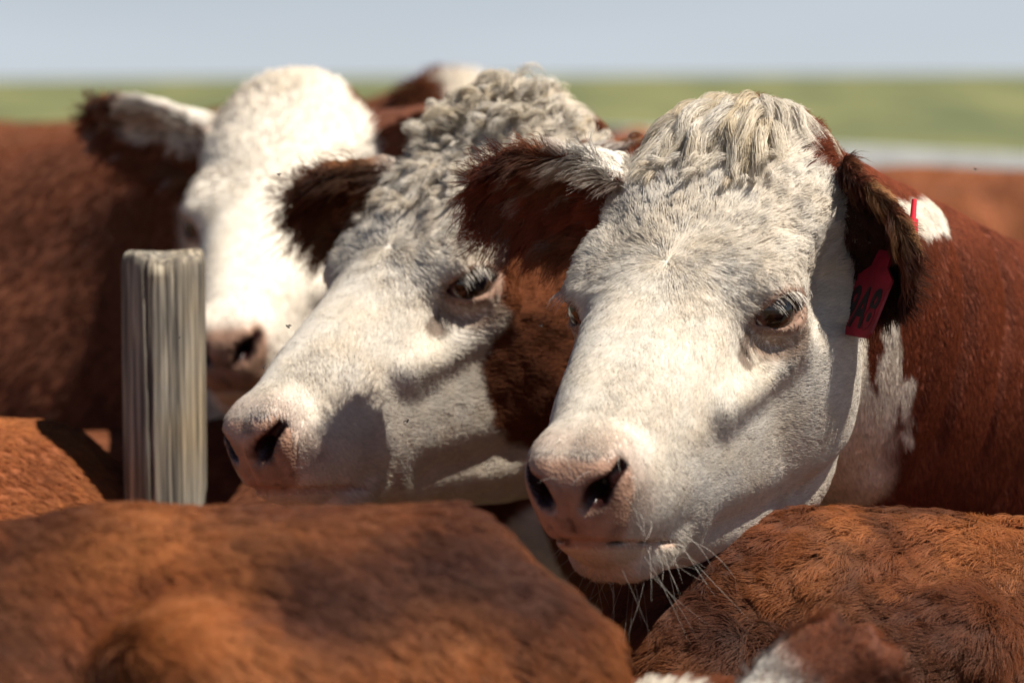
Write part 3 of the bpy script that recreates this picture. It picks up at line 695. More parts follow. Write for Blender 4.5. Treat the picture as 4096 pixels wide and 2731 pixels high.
# ------------------------------------------------------------------ the setting: ground rising to a green hill
def ground_z(x, y):
    s = np.clip((y-13)/230, 0, 1); rise = (6.3+.0042*(x+10))*(s*s*(3-2*s))
    far = np.clip((y-260)/500, 0, 1); return rise-far*6+.25*np.sin(x*.021+1)*s
def build_ground():
    xs = np.concatenate([np.linspace(-900, -40, 24), np.linspace(-38, 38, 77), np.linspace(40, 900, 24)])
    ys = np.concatenate([np.linspace(-60, 12, 30), np.linspace(13, 60, 48), np.linspace(62, 300, 60), np.linspace(320, 1800, 20)])
    X, Y = np.meshgrid(xs, ys, indexing='ij'); Z = ground_z(X, Y)
    V = np.stack([X, Y, Z], -1).reshape(-1, 3); ny = len(ys); F = []
    for i in range(len(xs)-1):
        for j in range(ny-1): F.append((i*ny+j, (i+1)*ny+j, (i+1)*ny+j+1, i*ny+j+1))
    m, n, l, b = new_mat('pasture'); tc = N_(n, 'ShaderNodeTexCoord'); sp = N_(n, 'ShaderNodeSeparateXYZ'); l.new(tc.outputs['Object'], sp.inputs[0])
    def nz(scale, det, vec=None):
        k = N_(n, 'ShaderNodeTexNoise'); k.inputs['Scale'].default_value = scale; k.inputs['Detail'].default_value = det; l.new(vec or tc.outputs['Object'], k.inputs['Vector']); return k
    mp = N_(n, 'ShaderNodeMapping'); mp.inputs['Rotation'].default_value = (0, 0, .55); mp.inputs['Scale'].default_value = (.30, .03, 1); l.new(tc.outputs['Object'], mp.inputs['Vector'])
    broad = nz(1.0, 3, mp.outputs[0]); fine = nz(1.6, 8)
    r1 = N_(n, 'ShaderNodeValToRGB'); e = r1.color_ramp.elements; e[0].position = .36; e[0].color = (.080, .098, .034, 1); e[1].position = .64; e[1].color = (.170, .172, .062, 1)
    l.new(broad.outputs[0], r1.inputs[0])
    r2 = N_(n, 'ShaderNodeValToRGB'); e = r2.color_ramp.elements; e[0].position = .3; e[0].color = (.72, .72, .7, 1); e[1].position = .7; e[1].color = (1.15, 1.15, 1.1, 1); l.new(fine.outputs[0], r2.inputs[0])
    mul = N_(n, 'ShaderNodeMix', data_type='RGBA', blend_type='MULTIPLY'); mul.inputs[0].default_value = 1; l.new(r1.outputs[0], mul.inputs[6]); l.new(r2.outputs[0], mul.inputs[7])
    dirt = N_(n, 'ShaderNodeValToRGB'); e = dirt.color_ramp.elements; e[0].color = (.060, .042, .028, 1); e[1].color = (.150, .112, .078, 1); l.new(fine.outputs[0], dirt.inputs[0])
    yr = N_(n, 'ShaderNodeMapRange'); yr.inputs[1].default_value = 10.5; yr.inputs[2].default_value = 12.5
    wob = N_(n, 'ShaderNodeMath', operation='MULTIPLY_ADD'); wob.inputs[1].default_value = 1.5; l.new(fine.outputs[0], wob.inputs[0]); l.new(sp.outputs['Y'], wob.inputs[2]); l.new(wob.outputs[0], yr.inputs[0])
    mx = N_(n, 'ShaderNodeMix', data_type='RGBA'); l.new(yr.outputs[0], mx.inputs[0]); l.new(dirt.outputs[0], mx.inputs[6]); l.new(mul.outputs[2], mx.inputs[7]); l.new(mx.outputs[2], b.inputs['Base Color'])
    b.inputs['Roughness'].default_value = .95
    bp = N_(n, 'ShaderNodeBump'); bp.inputs['Distance'].default_value = .05; l.new(fine.outputs[0], bp.inputs['Height']); l.new(bp.outputs[0], b.inputs['Normal'])
    o = mesh_obj('ground', V, np.array(F), m); o['kind'] = 'structure'
build_ground()

def wood_mat(name, c0, c1, c2, scale=1.0):
    m, n, l, b = new_mat(name); tc = N_(n, 'ShaderNodeTexCoord'); mp = N_(n, 'ShaderNodeMapping'); mp.inputs['Scale'].default_value = (80*scale, 80*scale, 3.2*scale)
    l.new(tc.outputs['Object'], mp.inputs['Vector'])
    no = N_(n, 'ShaderNodeTexNoise'); no.inputs['Scale'].default_value = 1.6; no.inputs['Detail'].default_value = 9; no.inputs['Distortion'].default_value = .35; l.new(mp.outputs[0], no.inputs['Vector'])
    rp = N_(n, 'ShaderNodeValToRGB'); e = rp.color_ramp.elements; e[0].position = .30; e[0].color = (*c0, 1); e[1].position = .68; e[1].color = (*c2, 1); k = e.new(.5); k.color = (*c1, 1)
    l.new(no.outputs[0], rp.inputs[0])
    n2 = N_(n, 'ShaderNodeTexNoise'); n2.inputs['Scale'].default_value = 9; n2.inputs['Detail'].default_value = 3; l.new(tc.outputs['Object'], n2.inputs['Vector'])
    r2 = N_(n, 'ShaderNodeValToRGB'); e = r2.color_ramp.elements; e[0].position = .4; e[0].color = (.9, .95, 1.02, 1); e[1].position = .66; e[1].color = (1.06, .98, .84, 1); l.new(n2.outputs[0], r2.inputs[0])
    mul = N_(n, 'ShaderNodeMix', data_type='RGBA', blend_type='MULTIPLY'); mul.inputs[0].default_value = 1; l.new(rp.outputs[0], mul.inputs[6]); l.new(r2.outputs[0], mul.inputs[7]); l.new(mul.outputs[2], b.inputs['Base Color'])
    b.inputs['Roughness'].default_value = .9
    bp = N_(n, 'ShaderNodeBump'); bp.inputs['Distance'].default_value = .004; bp.inputs['Strength'].default_value = .9; l.new(no.outputs[0], bp.inputs['Height']); l.new(bp.outputs[0], b.inputs['Normal'])
    return m

def build_post():
    top = at(652, 1018, 3.42); base = np.array([top[0], top[1], 0.0]); R = .0495; H = top[2]; nu, nz = 200, 110
    lev = np.concatenate([np.linspace(-.3, H-.012, nz), [H-.006, H-.001, H]]); V = []; F = []
    prng = np.random.default_rng(3); cracks = [(prng.uniform(0, 6.283), prng.uniform(.008, .024), prng.uniform(.0015, .0055), prng.uniform(0, 9)) for _ in range(34)]
    for j, z in enumerate(lev):
        for i in range(nu):
            a = 6.28318*i/nu; r = R*(1+.02*math.sin(2*a+.6)+.012*math.sin(3*a+2))
            for ca, cw, cd, ph in cracks:
                d = (a-ca-.10*math.sin(z*6+ph)+math.pi) % (2*math.pi)-math.pi
                r -= cd*math.exp(-(d/cw/1.2)**2)*(.55+.45*math.sin(z*4.3+ph))
            if j >= len(lev)-3: r -= (.0015, .004, .008)[j-len(lev)+3]
            if j == len(lev)-1: r *= .98
            V.append((r*math.cos(a), r*math.sin(a), z+(.003*math.sin(5*a)+.004*math.sin(2*a+1) if j >= len(lev)-3 else 0)))
    for j in range(len(lev)-1):
        for i in range(nu): F.append((j*nu+i, j*nu+(i+1) % nu, (j+1)*nu+(i+1) % nu, (j+1)*nu+i))
    c = len(V); V.append((0, 0, H+.004)); k = len(lev)-1
    for i in range(nu): F.append((k*nu+i, k*nu+(i+1) % nu, c))
    o = mesh_obj('fence_post', np.array(V)+base, np.array(F, dtype=object), wood_mat('weathered_wood', (.035, .030, .026), (.19, .160, .122), (.44, .38, .29)), None, base)
    tag(o, 'weathered grey round wooden post standing left of the curly cow\'s muzzle', 'post')
build_post()

def box(bm, c, sx, sy, sz, rot=None):
    g = bmesh.ops.create_cube(bm, size=1); M = Matrix.Translation(Vector(c)) @ (rot or Matrix.Identity(4)) @ Matrix.Diagonal((sx, sy, sz, 1))
    bmesh.ops.transform(bm, matrix=M, verts=g['verts'])
def bm_obj(name, bm, mat, parent=None, bevel=0, smooth_=False):
    if bevel: bmesh.ops.bevel(bm, geom=bm.edges[:], offset=bevel, segments=2, affect='EDGES')
    me = bpy.data.meshes.new(name); bm.to_mesh(me); bm.free(); me.materials.append(mat)
    for p in me.polygons: p.use_smooth = smooth_
    return link(bpy.data.objects.new(name, me), parent)
def plain(name, col, rough=.6, metal=0., var=.12, scale=8):
    m, n, l, b = new_mat(name); tc = N_(n, 'ShaderNodeTexCoord'); no = N_(n, 'ShaderNodeTexNoise'); no.inputs['Scale'].default_value = scale; no.inputs['Detail'].default_value = 6
    l.new(tc.outputs['Object'], no.inputs['Vector']); rp = N_(n, 'ShaderNodeValToRGB'); e = rp.color_ramp.elements
    e[0].position = .3; e[0].color = (*[c*(1-var) for c in col], 1); e[1].position = .7; e[1].color = (*[min(1, c*(1+var)) for c in col], 1)
    l.new(no.outputs[0], rp.inputs[0]); l.new(rp.outputs[0], b.inputs['Base Color']); b.inputs['Roughness'].default_value = rough; b.inputs['Metallic'].default_value = metal
    return m
M_BOARD = plain('white_paint', (.78, .80, .78), .6); M_STEEL = plain('galvanised_steel', (.46, .50, .48), .45, .3); M_TANK = plain('white_plastic', (.78, .79, .78), .5)

def build_fence():
    """board fence behind the herd; its top edge falls a little to the right with the ground"""
    root = empty('board_fence', (2.4, 11.2, 0)); tag(root, 'white board fence behind the herd on the right', 'fence')
    def top(x): return 1.318-.05*(x-.8)
    for k in range(5):
        x = .98+1.5*k; bm = bmesh.new(); box(bm, (x-2.4, .06, (top(x)-.02)/2-.1), .11, .09, top(x)-.02+.2); bm_obj('post', bm, M_BOARD, root, .006)
    for r, (dz, h) in enumerate(((0, .20), (.34, .15), (.64, .15))):
        for k in range(4):
            x0 = .90+1.5*k; x1 = x0+1.49; z0, z1 = top(x0)-dz, top(x1)-dz; xm = (x0+x1)/2
            bm = bmesh.new(); box(bm, (xm-2.4, -.003*((k+r) % 2), (z0+z1)/2-h/2), x1-x0, .03, h, Matrix.Rotation(-math.atan2(z1-z0, x1-x0), 4, 'Y')); bm_obj('board', bm, M_BOARD, root, .004)
    root = empty('corral_gate', (.36, 11.2, 0)); tag(root, 'pale tubular corral gate seen between the curly poll and the brown ear', 'gate')
    def tube(p, q, r, nm):
        p, q = Vector(p), Vector(q); d = q-p; bm = bmesh.new(); bmesh.ops.create_cone(bm, cap_ends=True, segments=12, radius1=r, radius2=r, depth=d.length)
        bmesh.ops.transform(bm, matrix=Matrix.Translation((p+q)/2) @ d.to_track_quat('Z', 'Y').to_matrix().to_4x4(), verts=bm.verts); bm_obj(nm, bm, M_STEEL, root, 0, True)
    for z in (1.345, 1.20, 1.03, .84, .62, .38): tube((-.02, 0, z), (.5, 0, z-.02), .024, 'rail')
    tube((-.03, 0, .2), (-.03, 0, 1.36), .027, 'upright'); tube((.5, 0, .2), (.5, 0, 1.34), .027, 'upright')
    bm = bmesh.new(); g = bmesh.ops.create_cone(bm, cap_ends=True, segments=12, radius1=.05, radius2=.045, depth=1.5)
    bmesh.ops.transform(bm, matrix=Matrix.Translation((.27, 11.2, .67)), verts=bm.verts)
    tag(bm_obj('gate_post', bm, wood_mat('dark_wood', (.06, .045, .035), (.13, .10, .075), (.22, .18, .14)), None, 0, True), 'dark wooden gate post left of the pale corral gate', 'post')
    # water tank
    root = empty('water_tank', (.50, 10.7, 0)); tag(root, 'white round water tank standing before the corral gate', 'tank')
    prof = [(0, 0), (.16, 0), (.17, .02), (.17, .25), (.175, .27), (.17, .29), (.17, 1.08), (.16, 1.16), (.12, 1.21), (.06, 1.235), (.055, 1.262), (0, 1.265)]
    V = []; F = []; nu = 32
    for r, z in prof:
        for i in range(nu): V.append((r*math.cos(6.28318*i/nu), r*math.sin(6.28318*i/nu), z))
    for j in range(len(prof)-1):
        for i in range(nu): F.append((j*nu+i, j*nu+(i+1) % nu, (j+1)*nu+(i+1) % nu, (j+1)*nu+i))
    mesh_obj('tank_shell', np.array(V), np.array(F), M_TANK, root)
    bm = bmesh.new(); bmesh.ops.create_cone(bm, cap_ends=True, segments=24, radius1=.06, radius2=.056, depth=.03); bmesh.ops.transform(bm, matrix=Matrix.Translation((0, 0, 1.279)), verts=bm.verts); bm_obj('lid', bm, M_STEEL, root, 0, True)
build_fence()

# ------------------------------------------------------------------ the herd
HERD = 'red and white cattle crowded in the pen'
# -- the cow in focus
A_R = np.array([[0.8990, -0.3850, -0.2094], [-0.4380, -0.8090, -0.3914], [0.0226, -0.4433, 0.8962]])
a_ears = [dict(sd=1, axis=(.36, -.26, -.86), face=(-.56, -.81, .02), length=.150, wide=1.45, cup=1.2, dz=.014, bx=.120, dy=-.005),
          dict(sd=-1, axis=(-.97, .10, .10), face=(.05, -.80, -.55), length=.195, wide=1.2, cup=.8, bend=.1, dz=.01)]
cowA = Cow((1.30, 4.20), (-.74, -.67), scale=.885, head_o=(.2350, 3.0441, 1.2545), head_R=A_R, head_s=1.0, ears=a_ears)
nd = unit(cowA.bw((.5, 0, 1.0))-cowA.hw((0, -.03, -.1)))
def a_folds(p):
    hl = cowA.hl(p); s = (p-cowA.hw((0, 0, -.1)))@nd
    m = smooth(.17, .24, s)*smooth(.9, .6, s)
    pz = p*np.array([1, 1, .22]); ph = s/.032+1.0*noise(pz, .09, 2)+.35*noise(pz, .03, 12); f = (ph*.5) % 1.0
    groove = np.exp(-((f-.5)/.17)**2)*(.4+.6*smooth(-.3, .4, noise(pz, .07, 41)))
    ax = np.abs(hl[:, 0]); lump = .0024*fbm(p, .034, 44, 3)*smooth(.40, .20, hl[:, 1])*smooth(.3, .1, np.abs(s))*smooth(-.11, -.06, hl[:, 2])
    wr = np.stack([hl[:, 0]*.35, hl[:, 1]*1.0, hl[:, 2]], 1); lump = lump+.0022*np.abs(noise(wr, .016, 47))*smooth(.055, .02, np.abs(hl[:, 1]-.245))*smooth(.03, .07, ax)*smooth(-.10, -.05, hl[:, 2])
    wv = np.stack([hl[:, 0], hl[:, 1]*.3, hl[:, 2]], 1); lump = lump+.0030*noise(wv, .020, 49)*smooth(.02, .06, hl[:, 1])*smooth(.20, .15, hl[:, 1])*smooth(.04, .08, ax)*smooth(-.07, -.02, hl[:, 2])
    return m*(groove*.0065+.0015*np.sin(ph*6.283*.37))+lump
cowA.disp = a_folds; cowA.neck_mid = np.array([0, .02, -.055])
cA = np.array([.30, 3.15, 1.17]); cowA.build_mesh(.02, .0036, sphere=(cA, .60))
wpat = [(surf(cowA, 3600, 1360), surf(cowA, 3560, 1700), .016, .022, 1.), (surf(cowA, 3645, 1560), surf(cowA, 3672, 1790), .012, .003, 1.),
        (surf(cowA, 3590, 790)+np.array([0, .02, 0]), surf(cowA, 3760, 850)+np.array([0, .03, 0]), .030, .026, 1.)]
red_a = np.array([.160, .040, .018]); AK = dict(throat_back=.035)
rootA = start_cow(cowA, 'cow', 'red cow with white face in sharp focus, muzzle to the left, tag in ear', HERD, red_a, wpat, **AK)
face_fur(cowA, rootA, 250000, .00029, red_a, wpat, kw=AK, lscale=1.05, cell=.009, clump=.75, swirl=.30, wave=.05)
ear_fur(cowA, rootA, 0, 17000, .00028, red_a, 0, dark=.35, length=.022, tip_orange=.8, hollow_shade=.9)
ear_fur(cowA, rootA, 1, 17000, .00032, red_a*1.6, .55, dark=.25, length=.028, tip_orange=.4)
body_fur(cowA, rootA, 110000, .00040, red_a, wpat, kw=AK, length=.010, lift=.14, cell=.008, clump=.15, swirl=.10, comb=unit(nd*.6+np.array([0, -.1, -.9])), dark_amt=.25, spread=.10)
for sd in (1, -1): add_eye(cowA, rootA, sd)
def skull_roots(cow, n, xr, yr, top=.25):
    V, N = cow.V, cow.N; h = cow.hl(V); nl = N@cow.R
    i = np.where(cow.ishead & (np.abs(h[:, 0]) < xr) & (h[:, 1] > yr[0]) & (h[:, 1] < yr[1]) & (nl[:, 2] > top))[0]
    i = rng.choice(i, n); return V[i], N[i], h[i]
def tuft(cow, root, n, xr, yr, length, curl, hairs, thick, rad, helix=0., hturns=2., fall=.3, stiff=.8, steps=16, side=.5, fwd=.6, name='poll_tuft', col=CREAM, frz=.035, taper=.5):
    P, nn, h = skull_roots(cow, n, xr, yr)
    st = nn*.8+np.outer(np.ones(n), cow.R[:, 1])*fwd+np.outer(h[:, 0]/xr, cow.R[:, 0])*side+rng.normal(size=(n, 3))*.22
    H, sn = locks(cow, P, nn, st, rng.uniform(length[0], length[1], n)*cow.hs, steps, curl, hairs, thick, fall=fall, stiff=stiff, helix=helix, hturns=hturns, frz=frz, taper=taper)
    c = np.repeat(lerp(col[None]*.85, WHITE[None]*1.0, rng.random(n)), hairs, 0)*rng.uniform(.82, 1.1, (n*hairs, 1))
    hair_obj(name, H, np.full(len(H), rad), c, sn, M_FUR_WHITE, root, cow.feet)
tuft(cowA, rootA, 84, .056, (-.09, -.005), (.055, .105), .22, 170, .0085, .00021, fall=.48, fwd=.9, side=.45, frz=.022, taper=.7, col=np.array([.82, .69, .50]))
tuft(cowA, rootA, 34, .07, (-.02, .09), (.022, .036), .22, 40, .0045, .00020, fall=.25, fwd=.5, side=.4, steps=9, name='forelock')
# whiskers on lips and chin
def whiskers(cow, root, n):
    V, N = cow.V, cow.N; h = cow.hl(V)
    i = np.where(cow.ishead & (((h[:, 1] > .44) & (h[:, 2] < -.15)) | ((h[:, 1] > .50) & (h[:, 2] > -.05) & (h[:, 2] < -.015)) | ((h[:, 1] > .49) & (np.abs(h[:, 0]) > .045))))[0]
    i = rng.choice(i, n); P = V[i]; ln = rng.uniform(.02, .055, n)*np.where(h[i, 2] < -.14, 1.25, .8); t = np.linspace(0, 1, 7)[None, :, None]
    d = unit(N[i]+rng.normal(size=(n, 3))*.35+cow.R[:, 1]*.2); bend = rng.normal(size=(n, 3))*.4+np.array([0, 0, -.55])
    pts = P[:, None]+ln[:, None, None]*(d[:, None]*t+bend[:, None]*t*t*.6)
    hair_obj('whiskers', pts, np.full(n, .00011), np.tile(WHITE*1.0, (n, 1)), unit(N[i]+np.array([0, 0, .7])), M_FUR_WHITE, root, cow.feet)
whiskers(cowA, rootA, 75)

# ear tag: red plate hanging inside the ear, black printed characters, button behind the ear
M_TAG = plain('red_tag_plastic', (.22, .006, .020), .5, 0, .3, 60); M_INK = plain('black_print', (.012, .010, .012), .6, 0, .05)  # tag red darkened to stand in for the ear's shade
def ear_tag(cow, root):
    e = cow.ears[0]; a, b, c = e['fr']
    top = surf(cow, 3530, 1040, 40)+np.array([-.006, -.004, 0]); low = at(3425, 1300, (top-CAM)@CF-.008)
    d = unit(low-top); nrm = unit(np.array([-.88, -.47, -.05])); nrm = unit(nrm-d*(d@nrm)); wv = np.cross(d, nrm)
    if wv[0] < 0: wv = -wv
    Lt = np.linalg.norm(low-top)+.012; Wd = .062; th = .0016
    out = [(-.012, 0), (.012, 0), (.014, .018), (.030, .030), (.031, Lt-.006), (.026, Lt), (-.026, Lt), (-.031, Lt-.006), (-.030, .030), (-.014, .018)]
    V = []; n = len(out)
    for s in (1, -1):
        for x, y in out: V.append(top+wv*x+d*y+nrm*th*s)
    F = [tuple(range(n)), tuple(range(2*n-1, n-1, -1))]+[(i, i+n, (i+1) % n+n, (i+1) % n) for i in range(n)]
    plate = mesh_obj('ear_tag', np.array(V), np.array(F, dtype=object), M_TAG, root, cow.feet, smooth_=False)
    plate['label'] = 'red plastic ear tag, darkened for ear shade, with black printed characters'
    for k, (txt, size, x0, y0) in enumerate((('9A8', .050, 0, Lt-.010),)):
        cu = bpy.data.curves.new('printed_characters', 'FONT'); cu.body = txt; cu.size = size; cu.align_x = 'CENTER'; cu.extrude = .0004; cu.offset = .0012
        tmp = bpy.data.objects.new('t', cu); COL.objects.link(tmp); dg = bpy.context.evaluated_depsgraph_get(); me = bpy.data.meshes.new_from_object(tmp.evaluated_get(dg)); bpy.data.objects.remove(tmp)
        for v in me.vertices:
            p = top+wv*(x0+v.co.x*.62)*1.0+d*(y0-v.co.y*1.25)+nrm*(th+.0003+v.co.z); v.co = Vector(p-cow.feet)
        me.name = 'printed_characters'; me.materials.clear(); me.materials.append(M_INK)
        link(bpy.data.objects.new('printed_characters', me), plate)
    # button behind the ear
    bb = b if b[0] > 0 else -b; bp = e['base']+a*e['len']*.42+bb*.062*.75*1.45*.86-c*.004; bm = bmesh.new(); ax = Vector(unit(np.array([.12, .35, 1.0])))
    M = Matrix.Translation(Vector(bp-cow.feet)) @ ax.to_track_quat('Z', 'Y').to_matrix().to_4x4()
    for r1, r2, z0, h in ((.0034, .0028, .009, .022), (.0060, .0060, -.008, .012), (.0066, .0066, -.014, .004)):
        g = bmesh.ops.create_cone(bm, cap_ends=True, segments=16, radius1=r1, radius2=r2, depth=h); bmesh.ops.translate(bm, verts=g['verts'], vec=(0, 0, z0))
    bmesh.ops.transform(bm, matrix=M, verts=bm.verts); o = bm_obj('tag_button', bm, plain('bright_red_plastic', (.75, .03, .05), .35), root, 0, False); o['label'] = 'bright red tag stud behind the ear'
ear_tag(cowA, rootA)

# -- the curly cow beside it
B_R = np.array([[0.7081, -0.5874, -0.3918], [-0.7024, -0.6425, -0.3063], [0.0719, -0.492, 0.8676]])
BK = dict(throat_back=.13, cheek=(.175, .75), poll_red=-.14)
cowB = Cow((.55, 4.85), (-.38, -.92), scale=.92, head_o=[-.026, 3.43, 1.262], head_R=B_R, head_s=.98,
           ears=[dict(sd=1, axis=(.8, .3, .1), face=(.3, -.8, -.5)), dict(sd=-1, axis=(-.95, .15, -.10), face=(.15, -.85, -.45), length=.195, wide=1.25)])
cowB.disp = lambda p: .0035*fbm(p, .035, 144, 2)*smooth(.34, .12, cowB.hl(p)[:, 1])*smooth(-.2, -.1, cowB.hl(p)[:, 1])
cowB.neck_mid = np.array([0, 0, -.13])
cowB.build_mesh(.024, .0055)
red_b = np.array([.165, .052, .020])
rootB = start_cow(cowB, 'cow', 'white-faced cow with tightly curled poll, head in profile behind the sharply focused cow', HERD, red_b, **BK)
face_fur(cowB, rootB, 105000, .00046, red_b, lscale=1.15, cell=.016, clump=.9, swirl=.45, wave=.10, curly=.45, kw=BK)
ear_fur(cowB, rootB, 1, 9000, .00042, red_b*1.5, .3, dark=.4, length=.036, tip_orange=.5)
ear_fur(cowB, rootB, 0, 5000, .00042, red_b, .3, dark=.5, length=.03)
body_fur(cowB, rootB, 50000, .00055, red_b, kw=BK, length=.014, lift=.2, cell=.012, clump=.2, orange=.5)
add_eye(cowB, rootB, 1)
tuft(cowB, rootB, 170, .078, (-.11, -.01), (.045, .065), .10, 34, .0052, .00034, helix=.011, hturns=2.0, fall=.24, fwd=.3, side=.35, steps=22, col=np.array([.84, .72, .54]))
tuft(cowB, rootB, 150, .10, (.0, .14), (.022, .036), .25, 20, .0048, .00034, fall=.2, steps=9, name='forelock')

# -- the blurred cow behind the post
C_R = np.array([[0.982, -0.1331, -0.1343], [-0.1806, -0.8711, -0.4567], [0.0562, -0.4727, 0.8794]])
cowC = Cow((-1.05, 4.75), (.93, -.36), scale=1.0, head_o=(-.3232, 4.1555, 1.3189), head_R=C_R, head_s=1.0,
           ears=[dict(sd=1, axis=(.9, .3, .1), face=(.1, -.8, -.5)), dict(sd=-1, axis=(-.95, .1, .20), face=(.1, -.85, -.5), length=.22)])
cowC.build_mesh(.026, .0085)
red_c = np.array([.150, .046, .020])
rootC = start_cow(cowC, 'cow', 'blurred white-faced cow looking at the camera from behind the wooden post', HERD, red_c, poll_red=-.02, white_throat=False)
face_fur(cowC, rootC, 36000, .0006, red_c, lscale=.65, cell=.012, clump=.15, swirl=.12, curly=0., K=4, kw=dict(poll_red=-.02, white_throat=False))
ear_fur(cowC, rootC, 1, 5000, .0007, red_c*1.4, .75, dark=.2, length=.020, white_at=-.02)
body_fur(cowC, rootC, 30000, .0007, red_c, length=.014, cell=.02, K=4, kw=dict(poll_red=-.02, white_throat=False), dark_amt=.3)
add_eye(cowC, rootC, -1, False); add_eye(cowC, rootC, 1, False)

# -- animals seen by their backs share one figure, each with its own place, size and coat
gen = Cow((0, 0), (1, 0)); gen.build_mesh(.022, .011)
def clone(feet, heading, scale, bulk=1.0, lumps=0., folds=0.):
    c = Cow(feet, heading, scale); S = np.array([1, bulk, 1])
    c.V = c.feet+(gen.V*S*scale)@c.B.T; c.N = unit((gen.N/S)@c.B.T); c.Q = gen.Q
    c.V = c.V+c.N*(lumps*fbm(c.V, .055, 19, 3)+folds*fbm(c.V*np.array([1, 1, .8]), .17, 23, 2))[:, None]
    e = .01; nv = np.stack([fbm((c.V+np.eye(3)[k]*e)*np.array([1, 1, .8]), .17, 23, 2)-fbm((c.V-np.eye(3)[k]*e)*np.array([1, 1, .8]), .17, 23, 2) for k in range(3)], 1)/(2*e)
    c.N = unit(c.N-folds*(nv-c.N*(nv*c.N).sum(1, keepdims=True))); return c
def back(name, label, feet, heading, scale, red, n, rad, length, bulk=1.0, patches=(), **kw):
    c = clone(feet, heading, scale, bulk, kw.pop('lumps', 0.), kw.pop('folds', 0.)); cc = kw.pop('colour_kw', {})
    r = start_cow(c, name, label, HERD, red, patches, cat='calf' if name == 'calf' else 'cow', **cc); body_fur(c, r, n, rad, red, patches, length=length, kw=cc, **kw); return c, r
red_d = np.array([.215, .063, .019]); red_e = np.array([.195, .057, .017])
dD, rD = back('calf', 'red calf whose broad back fills the lower left foreground', (-.61, 2.33), (-.99, -.14), .774, red_d, 130000, .00042, .030, cell=.008, clump=.5, swirl=.30, swirl_scale=.18, wave=.04, dark_scale=.16, orange=.75, K=6, lift=.26, dark_amt=1.0, spread=.16, lumps=.0, folds=.012, mat=M_FUR_CALF, patches=[(at(800, 2340, 2.12), at(880, 2230, 2.16), .008, .010, .5)])  # strong dark patches put shading of the fur into its colour
dE, rE = back('calf', 'curly-haired red calf standing under the jaw of the sharply focused cow', (.72, 3.0), (.98, .16), .708, red_e, 130000, .00032, .033, cell=.016, clump=.7, swirl=.75, swirl_scale=.085, wave=.06, orange=.7, K=7, lift=.42, dark_amt=.8, spread=.28, lumps=.005, folds=.010, mat=M_FUR_CALF)
back('calf', 'red calf rump at the left edge below the blurred flank', (-1.05, 3.25), (-.9, -.42), .75, red_d, 14000, .0007, .016, K=4, orange=.5)
back('calf', 'shaded red calf behind the foot of the wooden post', (-.62, 3.95), (.97, .2), .70, red_b, 14000, .0007, .016, K=4)
back('cow', 'far red cow showing its back before the white board fence', (1.62, 7.6), (.98, -.2), .96, red_b*1.25, 14000, .0013, .018, K=4, orange=.6)
back('cow', 'far red cow whose back shows between curly poll and brown ear', (-.50, 8.9), (.95, .3), .985, red_b*1.2, 9000, .0014, .018, K=4, orange=.5)
cG, rG = back('cow', 'far blurred cow raising a white poll above the curly cow', (-.90, 6.55), (.75, -.66), 1.055, red_b, 9000, .0012, .018, K=4, orange=.4)
face_fur(cG, rG, 9000, .0012, red_b, lscale=1.6, K=4)
back('calf', 'dark red calf blurred in the bottom right corner', (.90, 2.22), (.97, .22), .70, red_c*.85, 30000, .0005, .022, cell=.016, clump=.8, swirl=.5, wave=.08, K=5, lift=.45, mat=M_FUR_CALF)

# -- calf at the bottom edge, one ear raised
def pose(h, p, roll=0.):
    h = unit(np.array([h[0], h[1], 0.0])); c = math.sqrt(1-p*p); f = c*h+np.array([0, 0, -p]); u = p*h+np.array([0, 0, c]); s = np.cross(u, f)*1.0; s = -np.cross(f, u)
    a = math.radians(roll); return np.stack([math.cos(a)*s+math.sin(a)*u, f, math.cos(a)*u-math.sin(a)*s], 1)
hF = at(2690, 3070, 2.50)
cowF = Cow((hF[0]-.55, hF[1]+.62), (.62, -.78), scale=.66, head_o=hF, head_R=pose((-.75, -.66), .62), head_s=.66,
           ears=[dict(sd=1, axis=(.74, .05, .68), face=(-.10, .90, -.20), length=.33, wide=.78, cup=.7, dz=.03), dict(sd=-1, axis=(-.7, .6, .2), face=(-.4, -.6, -.4))])
cowF.build_mesh(.024, .006)
rootF = start_cow(cowF, 'calf', 'dark red calf at the bottom edge raising an ear with a white streak', HERD, red_c, cat='calf')
ear_fur(cowF, rootF, 0, 16000, .00026, red_c*1.7, .55, dark=.1, length=.013, tip_orange=.15, white_at=.0, lift=.22)
face_fur(cowF, rootF, 12000, .0004, red_c, lscale=1.6)

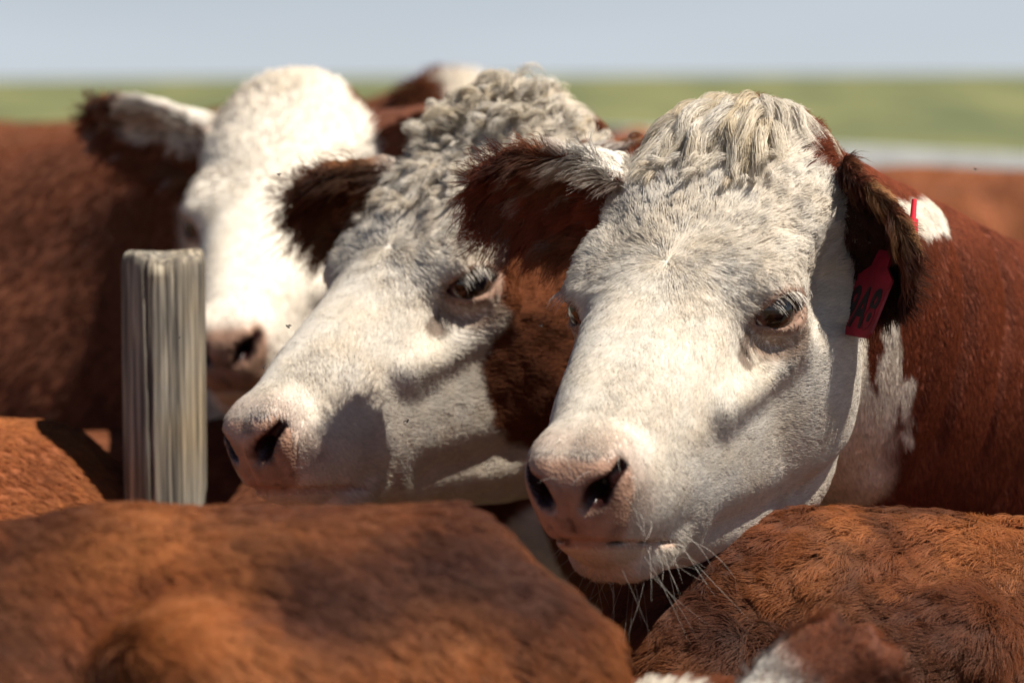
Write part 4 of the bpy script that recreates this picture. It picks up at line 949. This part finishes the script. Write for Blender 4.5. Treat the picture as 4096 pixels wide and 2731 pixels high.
# -- flies about the heads
def build_flies():
    m, n, l, b = new_mat('fly_body'); b.inputs['Base Color'].default_value = (.018, .014, .012, 1); b.inputs['Roughness'].default_value = .4
    no = N_(n, 'ShaderNodeTexNoise'); no.inputs['Scale'].default_value = 900; rp = N_(n, 'ShaderNodeValToRGB'); rp.color_ramp.elements[0].color = (.010, .008, .007, 1); rp.color_ramp.elements[1].color = (.045, .032, .022, 1)
    l.new(no.outputs[0], rp.inputs[0]); l.new(rp.outputs[0], b.inputs['Base Color'])
    bm = bmesh.new()
    for c, r in (((0, 0, 0), (.0030, .0019, .0018)), ((.0034, 0, .0004), (.0013, .0015, .0014)), ((-.0034, 0, -.0003), (.0034, .0019, .0017))):
        g = bmesh.ops.create_uvsphere(bm, u_segments=10, v_segments=7, radius=1); bmesh.ops.transform(bm, matrix=Matrix.Translation(c) @ Matrix.Diagonal((*r, 1)), verts=g['verts'])
    for s in (1, -1):
        vs = [bm.verts.new(p) for p in ((.001, s*.001, .0016), (-.001, s*.0045, .0030), (-.0055, s*.0058, .0026), (-.0068, s*.0040, .0022), (-.0035, s*.0012, .0017))]
        f = bm.faces.new(vs); ex = bmesh.ops.extrude_face_region(bm, geom=[f]); bmesh.ops.translate(bm, verts=[v for v in ex['geom'] if isinstance(v, bmesh.types.BMVert)], vec=(0, 0, .00012))
        for k in (-1, 0, 1):
            vs = [bm.verts.new(p) for p in ((k*.0015, s*.0012, -.001), (k*.0015+.0003, s*.0012, -.001), (k*.0028, s*.0030, -.0032))]; bm.faces.new(vs)
    me = bpy.data.meshes.new('fly'); bm.to_mesh(me); bm.free(); me.materials.append(m)
    spots = [(1113, 698, 3.0, 1.0, 'fly hovering before the forehead of the blurred cow'), (1150, 1305, 2.95, 1.25, 'fly hovering left of the curly cow\'s nose bridge'),
             (1055, 1472, 2.95, 1.25, 'fly hovering just above the curly cow\'s muzzle'), (718, 1350, 3.1, 1.1, 'fly hovering before the weathered wooden post'),
             (1630, 1683, 2.95, 1.3, 'fly hovering before the curly cow\'s cheek'), (2165, 1305, 2.85, 1.0, 'fly hovering before the red neck between the two heads'),
             (3900, 677, 2.75, .9, 'fly hovering above the red neck at right')]
    frng = random.Random(4)
    for px, py, d, s, lab in spots:
        o = bpy.data.objects.new('fly', me); o.location = at(px, py, d); s *= .42; o.scale = (s, s, s); o.rotation_euler = (frng.uniform(-.5, .5), frng.uniform(-.5, .5), frng.uniform(0, 6.28)); link(o)
        tag(o, lab, 'fly', 'flies about the cattle')
build_flies()
